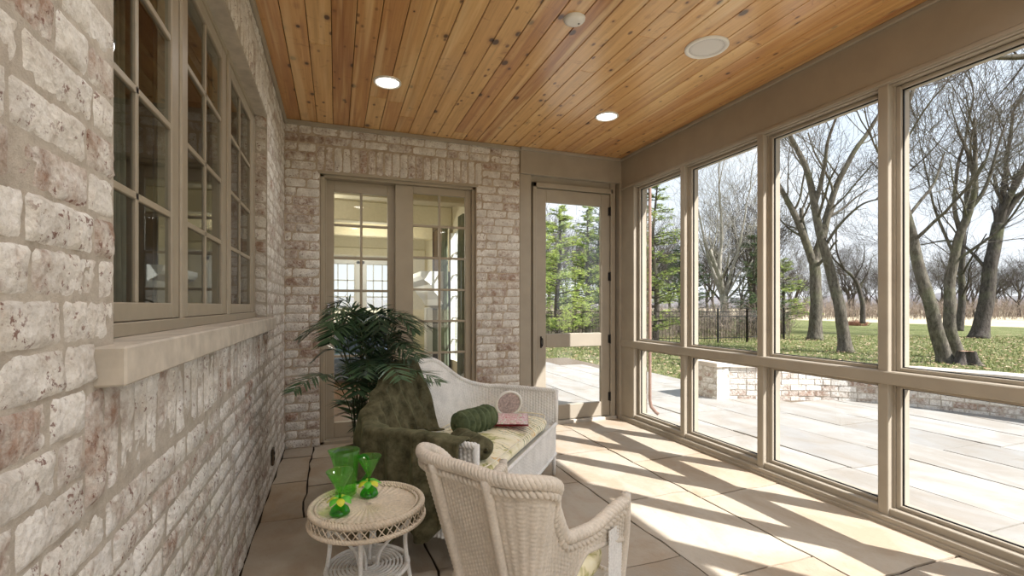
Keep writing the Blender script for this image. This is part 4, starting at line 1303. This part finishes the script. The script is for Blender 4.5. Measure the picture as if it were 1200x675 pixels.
# ------------------------------------------------------------------ trees
def grow(mb, p, d, r, L, depth, rg, up=.25, wob=.28, spread=.75, kids=4, rmin=.006):
    n = max(3, min(7, int(L/.25)+2)); pts = [p.copy()]; rad = [r]; q = p.copy(); dd = d.copy()
    r1 = max(r*.45, rmin*.6)
    for i in range(n):
        dd = (dd+V((rg.uniform(-1, 1), rg.uniform(-1, 1), rg.uniform(-1, 1)))*wob*.55+V((0, 0, up*.25))).normalized()
        q = q+dd*(L/n); pts.append(q.copy()); rad.append(r+(r1-r)*(i+1)/n)
    sides = 8 if r > .08 else (5 if r > .025 else 3)
    mb.tube(pts, rad, sides, cap=False)
    if depth <= 0: return
    nk = kids + (1 if depth > 2 else 0)
    for k_ in range(nk):
        f = .28+.72*(k_+rg.uniform(0, .8))/nk; f = min(f, .99); i = int(f*n); i = min(i, n-1)
        pp = pts[i].lerp(pts[i+1], f*n-i); t_ = (pts[i+1]-pts[i]).normalized()
        az = rg.uniform(0, 2*PI); o1 = t_.orthogonal().normalized(); o2 = t_.cross(o1)
        side = o1*math.cos(az)+o2*math.sin(az)
        nd = (t_*rg.uniform(.55, .95)+side*spread*rg.uniform(.6, 1.15)).normalized()
        rr = max(rad[i]*rg.uniform(.34, .56), rmin)
        grow(mb, pp, nd, rr, L*rg.uniform(.55, .80), depth-1, rg, up, wob, spread, kids, rmin)

def limb(mb, tw, pts, r0, r1, rg, depth=3, Lb=1.6, nb=6, f0=.35, sides=12, flare=0.0, spread=.8):
    """a guided limb through given points, twigs grown from it into another mesh"""
    q = [V(p) for p in smooth_path(pts, 7)]; n = len(q)
    q2 = []
    for i, p in enumerate(q):
        k_ = min(1, i/6)
        q2.append(p+V((noise.noise((p.x*2, p.z*1.1, 3)), noise.noise((p.y*2, p.z*1.1, 7)), 0))*.05*k_)
    r0 *= .80; r1 *= .75
    rad = [r0+(r1-r0)*(i/(n-1)) for i in range(n)]
    for i in range(min(4, n)): rad[i] *= 1+flare*(1-i/4)**2
    mb.tube(q2, rad, sides, cap=True)
    for k_ in range(nb):
        f = f0+(1-f0)*(k_+rg.uniform(.1, .9))/nb; i = min(n-2, int(f*(n-1))); t_ = (q2[i+1]-q2[i]).normalized()
        az = rg.uniform(0, 2*PI); o1 = t_.orthogonal().normalized(); o2 = t_.cross(o1); side = o1*math.cos(az)+o2*math.sin(az)
        grow(tw, q2[i], (t_*.5+side*spread+V((0, 0, .2))).normalized(), max(.014, rad[i]*rg.uniform(.26, .45)), Lb*rg.uniform(.7, 1.25), depth, rg, rmin=.0045)
    t_ = (q2[-1]-q2[-2]).normalized()
    for k_ in range(2): grow(tw, q2[-1], (t_+V((rg.uniform(-.4, .4), rg.uniform(-.4, .4), 0))).normalized(), r1*.9, Lb*1.3, depth, rg, rmin=.0045)

# ray helper used only to work out where things stand
FPX = 562.0; CT = math.atan(206/562); cs_, sn_ = math.cos(CT), math.sin(CT); EYE = 1.242
def at(px, py, d):
    r_ = (px-600)/FPX*d
    return (d*sn_+r_*cs_, d*cs_-r_*sn_, EYE-(py-358)/FPX*d)
def hero(name_label, limbs, mat, seed, **kw):
    rg = random.Random(seed); base = V(at(*limbs[0]['p'][0])); base.z = -.15
    t = empty('bare_tree', base, 0, name_label, 'tree')
    tk = MB(); tw = MB()
    for l in limbs:
        pts = [V(at(*p))-base for p in l['p']]
        limb(tk, tw, pts, l['r'][0], l['r'][1], rg, l.get('depth', 3), l.get('L', 1.8)*1.15*.85, max(1, l.get('nb', 7)-2), l.get('f0', .3), 14, l.get('flare', 0), l.get('spread', .8))
    tk.build('trunk', mat, t); tw.build('branches', mat, t)
    return t
hero('leaning grey bare tree on the lawn, trunk tilting left in the third window',
     [dict(p=[(991, 413, 14), (985, 368, 14), (975, 325, 14.1), (963, 282, 14.2), (954, 238, 14.3), (944, 195, 14.4), (925, 158, 14.6), (908, 132, 14.8)], r=(.21, .06), flare=.45, f0=.45, nb=6),
      dict(p=[(955, 240, 14.3), (965, 200, 14.1), (972, 160, 13.9), (985, 120, 13.8)], r=(.09, .03), nb=5),
      dict(p=[(966, 290, 14.2), (985, 262, 13.8), (1010, 240, 13.4), (1035, 232, 13.1)], r=(.06, .02), nb=5)], M_BARK, 11)
hero('upright forked bare tree standing just behind the leaning tree',
     [dict(p=[(955, 399, 19), (956, 352, 19), (955, 305, 19)], r=(.30, .24), flare=.4, f0=.8, nb=1, depth=2),
      dict(p=[(954, 310, 19), (941, 275, 19), (924, 238, 19.1), (908, 208, 19.3), (893, 180, 19.5)], r=(.20, .06), nb=8, L=2.4),
      dict(p=[(956, 310, 19), (966, 270, 19), (976, 228, 18.8), (998, 182, 18.6), (1026, 142, 18.4), (1050, 100, 18.2)], r=(.19, .06), nb=9, L=2.4)], M_BARK, 12)
hero('large grey bare tree leaning left behind the curved wall in the widest window',
     [dict(p=[(1109, 427, 11.3), (1100, 396, 11.3), (1086, 345, 11.3), (1071, 290, 11.4), (1061, 240, 11.4), (1058, 180, 11.5), (1064, 120, 11.6)], r=(.205, .08), flare=.6, f0=.5, nb=8),
      dict(p=[(1062, 245, 11.4), (1045, 205, 11.2), (1025, 170, 11.0)], r=(.07, .03), nb=4)], M_BARK, 13)
hero('slender crooked bare tree rising right beside the large leaning one',
     [dict(p=[(1124, 420, 12.4), (1114, 388, 12.4), (1112, 350, 12.4), (1116, 312, 12.4), (1126, 275, 12.3), (1136, 246, 12.2)], r=(.19, .11), flare=.35, f0=.6, nb=4),
      dict(p=[(1126, 275, 12.3), (1118, 240, 12.4), (1122, 200, 12.5), (1132, 160, 12.6), (1140, 110, 12.7)], r=(.07, .025), nb=7, L=1.5),
      dict(p=[(1136, 246, 12.2), (1152, 225, 12.1), (1165, 190, 12.0), (1176, 150, 12.0)], r=(.07, .025), nb=7, L=1.5),
      dict(p=[(1118, 300, 12.4), (1100, 255, 12.5), (1090, 225, 12.5), (1080, 180, 12.6)], r=(.05, .02), nb=5, L=1.3)], M_BARK, 14)
hero('thick dark bare tree further back on the lawn near the right edge',
     [dict(p=[(1147, 398, 20), (1155, 352, 20), (1163, 300, 20), (1170, 262, 20)], r=(.36, .27), flare=.5, f0=.6, nb=3),
      dict(p=[(1170, 265, 20), (1176, 225, 20), (1180, 185, 20), (1188, 130, 20)], r=(.18, .06), nb=8, L=2.6),
      dict(p=[(1170, 265, 20), (1190, 235, 19.8), (1215, 210, 19.5), (1245, 190, 19.2)], r=(.18, .06), nb=8, L=2.6),
      dict(p=[(1160, 320, 20), (1135, 292, 20.4), (1112, 282, 20.8), (1085, 286, 21)], r=(.09, .03), nb=6, L=2)], M_BARK_D, 15)
hero('narrow dark bare trunk between the crooked tree and the thick tree',
     [dict(p=[(1124, 389, 25), (1127, 350, 25), (1128, 300, 25), (1131, 240, 25)], r=(.24, .12), f0=.3, nb=9, L=2.6)], M_BARK_D, 16)
hero('small hooked bare tree far out on the lawn left of the wide post',
     [dict(p=[(1011, 379, 30), (1010, 352, 30), (1002, 328, 30), (990, 316, 30)], r=(.2, .1), f0=.5, nb=6, L=2.4)], M_BARK_D, 17)
hero('pale many stemmed bare tree inside the fence in the second window',
     [dict(p=[(849, 386, 22), (849, 366, 22), (847, 345, 22)], r=(.26, .2), f0=.9, nb=1, depth=2),
      dict(p=[(847, 348, 22), (836, 320, 22), (826, 285, 22), (818, 245, 22)], r=(.13, .04), nb=8, L=2.2),
      dict(p=[(847, 346, 22), (844, 310, 22), (846, 265, 22), (842, 220, 22)], r=(.13, .04), nb=8, L=2.2),
      dict(p=[(848, 348, 22), (858, 318, 22), (868, 280, 22), (874, 240, 22)], r=(.12, .04), nb=8, L=2.2),
      dict(p=[(850, 352, 22), (866, 335, 22), (882, 305, 22)], r=(.08, .03), nb=5, L=1.8)], M_BARK_P, 18)
# near tree beyond the right edge whose bough crosses the top of the widest window
hero('dark bough of a near tree crossing the top right corner',
     [dict(p=[(1330, 520, 8.0), (1325, 400, 8), (1322, 250, 8), (1318, 120, 8)], r=(.20, .14), f0=.9, nb=1, depth=1),
      dict(p=[(1318, 120, 8), (1270, 72, 8), (1230, 62, 8), (1195, 66, 8), (1160, 68, 8), (1143, 74, 8)], r=(.11, .025), f0=.4, nb=6, L=.8, depth=2),
      dict(p=[(1318, 130, 8), (1300, 40, 8.2), (1260, -40, 8.4), (1200, -90, 8.6)], r=(.12, .04), f0=.4, nb=5, L=1.2, depth=3)], M_BARK_D, 19)

# cut stump at the foot of the large tree
t = empty('tree_stump', at(1133, 427, 11.0)[:2]+(-.12,), .4, 'cut tree stump with torn roots at the foot of the large leaning tree', 'stump')
mb = MB(); P = []
for i in range(33):
    a = 2*PI*i/32; w = 1+.25*math.sin(a*5)+.15*math.sin(a*3+1)
    P.append([V((r_*w*math.cos(a), r_*w*math.sin(a), z)) for r_, z in ((.30, 0), (.22, .08), (.17, .2), (.15, .30), (.149, .32))])
mb.grid(P); mb.build('bark', M_BARK_D, t)
mb = MB(); mb.lathe([(.0001, .305), (.15, .315)], 24); mb.build('cut_face', plain('cut_wood', (190, 150, 122), .9, var=.15, scale=40), t)

def conifer(x, y, H_, R_, label, mat, seed, density=1.0, pine=True):
    rg = random.Random(seed); t = empty('evergreen_tree', (x, y, -.12), 0, label, 'tree')
    tk = MB(); q = [V((noise.noise((z*.4+seed, 0, 0))*.15, noise.noise((z*.4, seed, 0))*.15, z)) for z in np.linspace(0, H_*.97, 14)]
    tk.tube(q, [.11*(1-i/14)+.012 for i in range(14)], 8)
    fm = MB(); nb = int(H_*13*density)
    for k_ in range(nb):
        f = rg.random()**.85; z = H_*(.07+.92*f); az = rg.uniform(0, 2*PI)
        L = R_*(1-f)**.75*rg.uniform(.6, 1.1)+.18; d = V((math.cos(az), math.sin(az), rg.uniform(.05, .4))).normalized()
        p0 = V((0, 0, z)); tip = p0+d*L+V((0, 0, -.06*L*L))
        tk.tube([p0, p0.lerp(tip, .5)+V((0, 0, .03*L)), tip], [.022*(1-f)+.008, .012, .004], 4, cap=False)
        nt = int(7*L/.5)+6
        for j in range(nt):
            u = .2+.8*(j+rg.random())/nt; c_ = p0.lerp(tip, u)+V((rg.uniform(-1, 1), rg.uniform(-1, 1), rg.uniform(-.6, .8)))*.15*L*.7
            tone = rg.random()
            for n_ in range(9 if pine else 7):
                v_ = V((rg.uniform(-1, 1), rg.uniform(-1, 1), rg.uniform(-.3, 1))).normalized(); ln_ = rg.uniform(.07, .14)
                s_ = v_.orthogonal().normalized()*.011
                fm.add([c_-s_, c_+s_, c_+v_*ln_], [(0, 1, 2)], (min(1, max(0, tone+rg.uniform(-.2, .2))), 0, 0))
    tk.build('trunk', M_BARK_D, t); fm.build('foliage', mat, t)
    return t
def atg(px, d): p = at(px, 0, d); return p[0], p[1]
for i, (px, d, H_, R_, lb, mt, dn) in enumerate([
    (768, 17.5, 6.3, 1.6, 'tall yellow green pine seen through the corner window', M_PINE, 1.5),
    (655, 16.8, 4.9, 1.7, 'yellow green pine in the left half of the porch door glass', M_PINE, 1.6),
    (688, 18.5, 5.2, 1.6, 'yellow green pine in the right half of the porch door glass', M_PINE, 1.6),
    (702, 26.0, 10.0, 2.2, 'tall dark evergreen at the right edge of the porch door glass', M_SPRUCE, 1.2),
    (632, 22.0, 6.0, 2.0, 'pale green pine furthest left behind the porch door', M_PINE, 1.2),
    (884, 21.5, 4.6, 1.7, 'dark spreading evergreen behind the second post of the screens', M_SPRUCE, 1.6),
    (918, 23.0, 3.6, 1.6, 'short yellow green evergreen beside the end of the iron fence', M_PINE, 1.5),
    (797, 24.0, 4.4, 1.6, 'dark evergreen hidden partly by the first post', M_SPRUCE, 1.3),
    (815, 27.0, 4.2, 1.5, 'dark evergreen in the left part of the second window', M_SPRUCE, 1.3),
    (742, 21.0, 5.4, 1.8, 'pale green pine just left of the corner window pine', M_PINE, 1.2)]):
    x, y = atg(px, d); conifer(x, y, H_, R_, lb, mt, 50+i, dn)

# distant bare trees along the field: five shapes, copied
protos = []
for k_ in range(5):
    rg = random.Random(200+k_); tk = MB(); tw = MB()
    H_ = rg.uniform(2.2, 3.2)
    q = [V((noise.noise((z, k_, 0))*.2, noise.noise((z, 0, k_))*.2, z)) for z in np.linspace(0, H_, 7)]
    tk.tube(q, [.16-.012*i for i in range(7)], 8)
    for j in range(7):
        az = rg.uniform(0, 2*PI); grow(tw, q[3+j % 4], V((math.cos(az)*.6, math.sin(az)*.6, 1)).normalized(), .07, rg.uniform(2.2, 3.4), 4, rg, up=.35, kids=3, rmin=.008)
    t = empty('distant_tree', (0, 0, 0), 0, 'bare grey tree in the far belt of woods beyond the lawn', 'tree', 'bare trees in the far belt of woods')
    tk.build('trunk', M_BARK_D, t); tw.build('branches', M_BARK_D, t); protos.append(t)
rg = random.Random(99); used = set()
spots = []
for k_ in range(50):
    px = 612+ (1300-612)*(k_+rg.uniform(.1, .9))/50; d = rg.choice([30, 36, 44, 55, 70, 85])*rg.uniform(.9, 1.1)
    if px > 900: d = max(d, 58)
    spots.append((px, d))
for k_, (px, d) in enumerate(spots):
    pr_ = protos[k_ % 5]; o = pr_ if (k_ % 5) not in used else copy_tree(pr_)
    used.add(k_ % 5)
    x, y = atg(px, d); s_ = rg.uniform(.8, 1.25)*(1.0 if d < 50 else 1.3)*(1.0 if px < 900 else .8)
    o.location = (x, y, -.15); o.rotation_euler = (0, 0, rg.uniform(0, 6.28)); o.scale = (s_, s_, s_*rg.uniform(.9, 1.15))

# brushy thicket: twiggy undergrowth that nobody could count
m = m_bark('brush', (120, 104, 92), (176, 160, 146))
mb = MB(); rg = random.Random(31)
for k_ in range(4200):
    px = rg.uniform(600, 1300); d = rg.uniform(19, 30) if px < 925 else rg.uniform(46, 80)
    x, y = atg(px, d); h = rg.uniform(.5, 1.5)*(1 if px < 925 else 1.5); p = V((x, y, -.15))
    q = [p, p+V((rg.uniform(-.2, .2), rg.uniform(-.2, .2), h*.5)), p+V((rg.uniform(-.5, .5), rg.uniform(-.5, .5), h))]
    w_ = .012*d/25; mb.tube(q, [w_, w_*.8, w_*.3], 3, cap=False)
    for j in range(3): a_ = q[1].lerp(q[2], rg.random()); mb.tube([a_, a_+V((rg.uniform(-.4, .4), rg.uniform(-.4, .4), rg.uniform(.1, .5)))], [w_*.6, w_*.2], 3, cap=False)
o = mb.build('brush_thicket', m); tag(o, 'brown twiggy undergrowth along the fence and the edge of the field', 'undergrowth', kind='stuff')
for px, lb in ((905, 'low rust brown shrub behind the forked tree'), (1003, 'low rust brown shrub under the small hooked tree')):
    d = 32; x, y = atg(px, d); t = empty('low_shrub', (x, y, -.12), 0, lb, 'shrub')
    mb = MB()
    for j in range(260):
        az = rg.uniform(0, 6.28); r_ = rg.uniform(.1, .9); mb.tube([(r_*.8*math.cos(az), r_*.8*math.sin(az), 0), (r_*math.cos(az), r_*math.sin(az), .2), (r_*.8*math.cos(az)+rg.uniform(-.2, .2), r_*.8*math.sin(az)+rg.uniform(-.2, .2), rg.uniform(.2, .5)*(1.1-.5*r_))], [.012, .010, .006], 3, cap=False)
    mb.build('twigs', plain('rusty_twigs', (150, 108, 88), .9, .1, var=.2), t)
# dry leaves and grass blades on the lawn
mb = MB(); rg = random.Random(32)
for k_ in range(26000):
    px = rg.uniform(620, 1320); d = 7.0+rg.random()**1.6*14; x, y = atg(px, d)
    if x < edge_x(y)+.3 or (y < 5.3 and x < 7.6): continue
    h = rg.uniform(.03, .09); a_ = rg.uniform(0, PI); w_ = .006+.001*d; z = -.12+noise.noise((x*.15, y*.15, 0))*.05
    c_, s_ = math.cos(a_)*w_, math.sin(a_)*w_
    mb.add([(x-c_, y-s_, z), (x+c_, y+s_, z), (x+rg.uniform(-.03, .03), y+rg.uniform(-.03, .03), z+h)], [(0, 1, 2)], (rg.random(), 0, 0))
o = mb.build('grass_blades', m_leaf('grass_blade', (88, 104, 56), (160, 158, 104), trans=.2)); tag(o, 'short green grass blades growing over the lawn', 'grass', kind='stuff')
mb = MB()
for k_ in range(5200):
    px = rg.uniform(620, 1320); d = 8.5+rg.random()*13; x, y = atg(px, d)
    if x < edge_x(y)+.3 or (y < 5.3 and x < 7.6): continue
    z = -.07+noise.noise((x*.15, y*.15, 0))*.05; a_ = rg.uniform(0, PI); s_ = rg.uniform(.02, .045)
    mb.add([(x+s_*math.cos(a_+k*PI/2), y+s_*math.sin(a_+k*PI/2), z+rg.uniform(0, .02)) for k in range(4)], [(0, 1, 2, 3)], (rg.random(), 0, 0))
o = mb.build('fallen_leaves', m_leaf('dry_leaf', (150, 112, 84), (216, 190, 158), trans=.1)); tag(o, 'dry tan leaves scattered on the lawn', 'leaves', kind='stuff')

# the far belt of woods as low rolling ground
mb = MB(); P = []
m2 = m_bark('far_woods', (120, 116, 120), (150, 146, 148))  # haze of distance is put into these grey tones
for i in range(260):
    an = math.radians(-10+110*i/259); rr = 230
    row = []
    for j in range(6):
        q = [0, 3.5, 5.5, 5.5, 3, 0][j]*(1+.35*noise.noise((i*.12, 0, 3))+.35*noise.noise((i*.9, 2, 3))*(j in (2, 3))); r2 = rr+[0, 1, 4, 20, 24, 26][j]
        row.append(V((r2*math.sin(an), r2*math.cos(an), -.3+q)))
    P.append(row)
mb.grid(P); o = mb.build('hills', m2); tag(o, kind='structure')
# iron fence
t = empty('iron_fence', (11.5, 13.6, 0), 0, 'black iron picket fence across the lawn in front of the pines', 'fence')
FP = [(17.2, 14.6), (14.2, 13.6), (11.5, 13.6), (7.5, 15.6), (3.5, 17.4)]
pk = MB(); ra = MB()
for (a, b) in zip(FP, FP[1:]):
    A_ = V((a[0]-11.5, a[1]-13.6, 0)); B2 = V((b[0]-11.5, b[1]-13.6, 0)); L = (B2-A_).length; n = int(L/.12)
    for z in (.08, .85, 1.02): ra.tube([A_+V((0, 0, z)), B2+V((0, 0, z))], .014, 4)
    for i in range(n): p = A_.lerp(B2, i/n); pk.tube([p+V((0, 0, -.05)), p+V((0, 0, 1.04))], .008, 4)
    m_ = max(1, int(L/1.15))
    for i in range(m_+1):
        p = A_.lerp(B2, i/m_); mb = MB(); mb.box(p.x-.028, p.x+.028, p.y-.028, p.y+.028, -.15, 1.12, bev=.005); mb.lathe([(.0001, 1.17), (.03, 1.14), (.036, 1.12)], 8, (p.x, p.y, 0)); mb.build('post', M_IRON, t)
ra.build('rails', M_IRON, t)
o = pk.build('pickets', M_IRON, t); o['kind'] = 'stuff'

# ------------------------------------------------------------------ sky, sun, camera
w = bpy.data.worlds.new('World'); bpy.context.scene.world = w; w.use_nodes = True
nt = w.node_tree; bg = nt.nodes['Background']
tc = nt.nodes.new('ShaderNodeTexCoord'); sx = nt.nodes.new('ShaderNodeSeparateXYZ'); nt.links.new(tc.outputs['Generated'], sx.inputs[0])
cr = nt.nodes.new('ShaderNodeValToRGB'); nt.links.new(sx.outputs[2], cr.inputs[0]); e = cr.color_ramp.elements
e[0].position = 0.0; e[0].color = lin((236, 240, 244)); e[1].position = .9; e[1].color = lin((150, 186, 226))
e2 = cr.color_ramp.elements.new(.28); e2.color = lin((214, 227, 241))
nz = nt.nodes.new('ShaderNodeTexNoise'); nz.inputs['Scale'].default_value = 3.0; nz.inputs['Detail'].default_value = 6; nt.links.new(tc.outputs['Generated'], nz.inputs[0])
c2 = nt.nodes.new('ShaderNodeValToRGB'); nt.links.new(nz.outputs[0], c2.inputs[0]); c2.color_ramp.elements[0].position = .42; c2.color_ramp.elements[1].position = .72
mx = nt.nodes.new('ShaderNodeMix'); mx.data_type = 'RGBA'; nt.links.new(c2.outputs[0], mx.inputs[0]); nt.links.new(cr.outputs[0], mx.inputs[6]); mx.inputs[7].default_value = lin((240, 244, 248))
nt.links.new(mx.outputs[2], bg.inputs[0]); bg.inputs[1].default_value = .80

S = bpy.data.lights.new('sun', 'SUN'); S.energy = 6.4; S.angle = math.radians(.6); S.color = (1.0, .985, .965)
so = bpy.data.objects.new('sun', S); COL.objects.link(so); so.location = (8, -8, 12)
so.rotation_euler = V((-1, 1.35, -1.6)).to_track_quat('-Z', 'Y').to_euler()

cd = bpy.data.cameras.new('camera'); cam = bpy.data.objects.new('camera', cd); COL.objects.link(cam)
cam.location = (0, 0, EYE); cam.rotation_euler = (PI/2, 0, -CT)
cd.sensor_width = 36; cd.lens = 36*562/1200; cd.shift_y = 20.5/1200; cd.clip_end = 1000; cd.clip_start = .02
sc = bpy.context.scene; sc.camera = cam
sc.view_settings.view_transform = 'Standard'; sc.view_settings.look = 'None'; sc.view_settings.gamma = 1; sc.view_settings.use_curve_mapping = False
sc.view_settings.exposure = 0.84
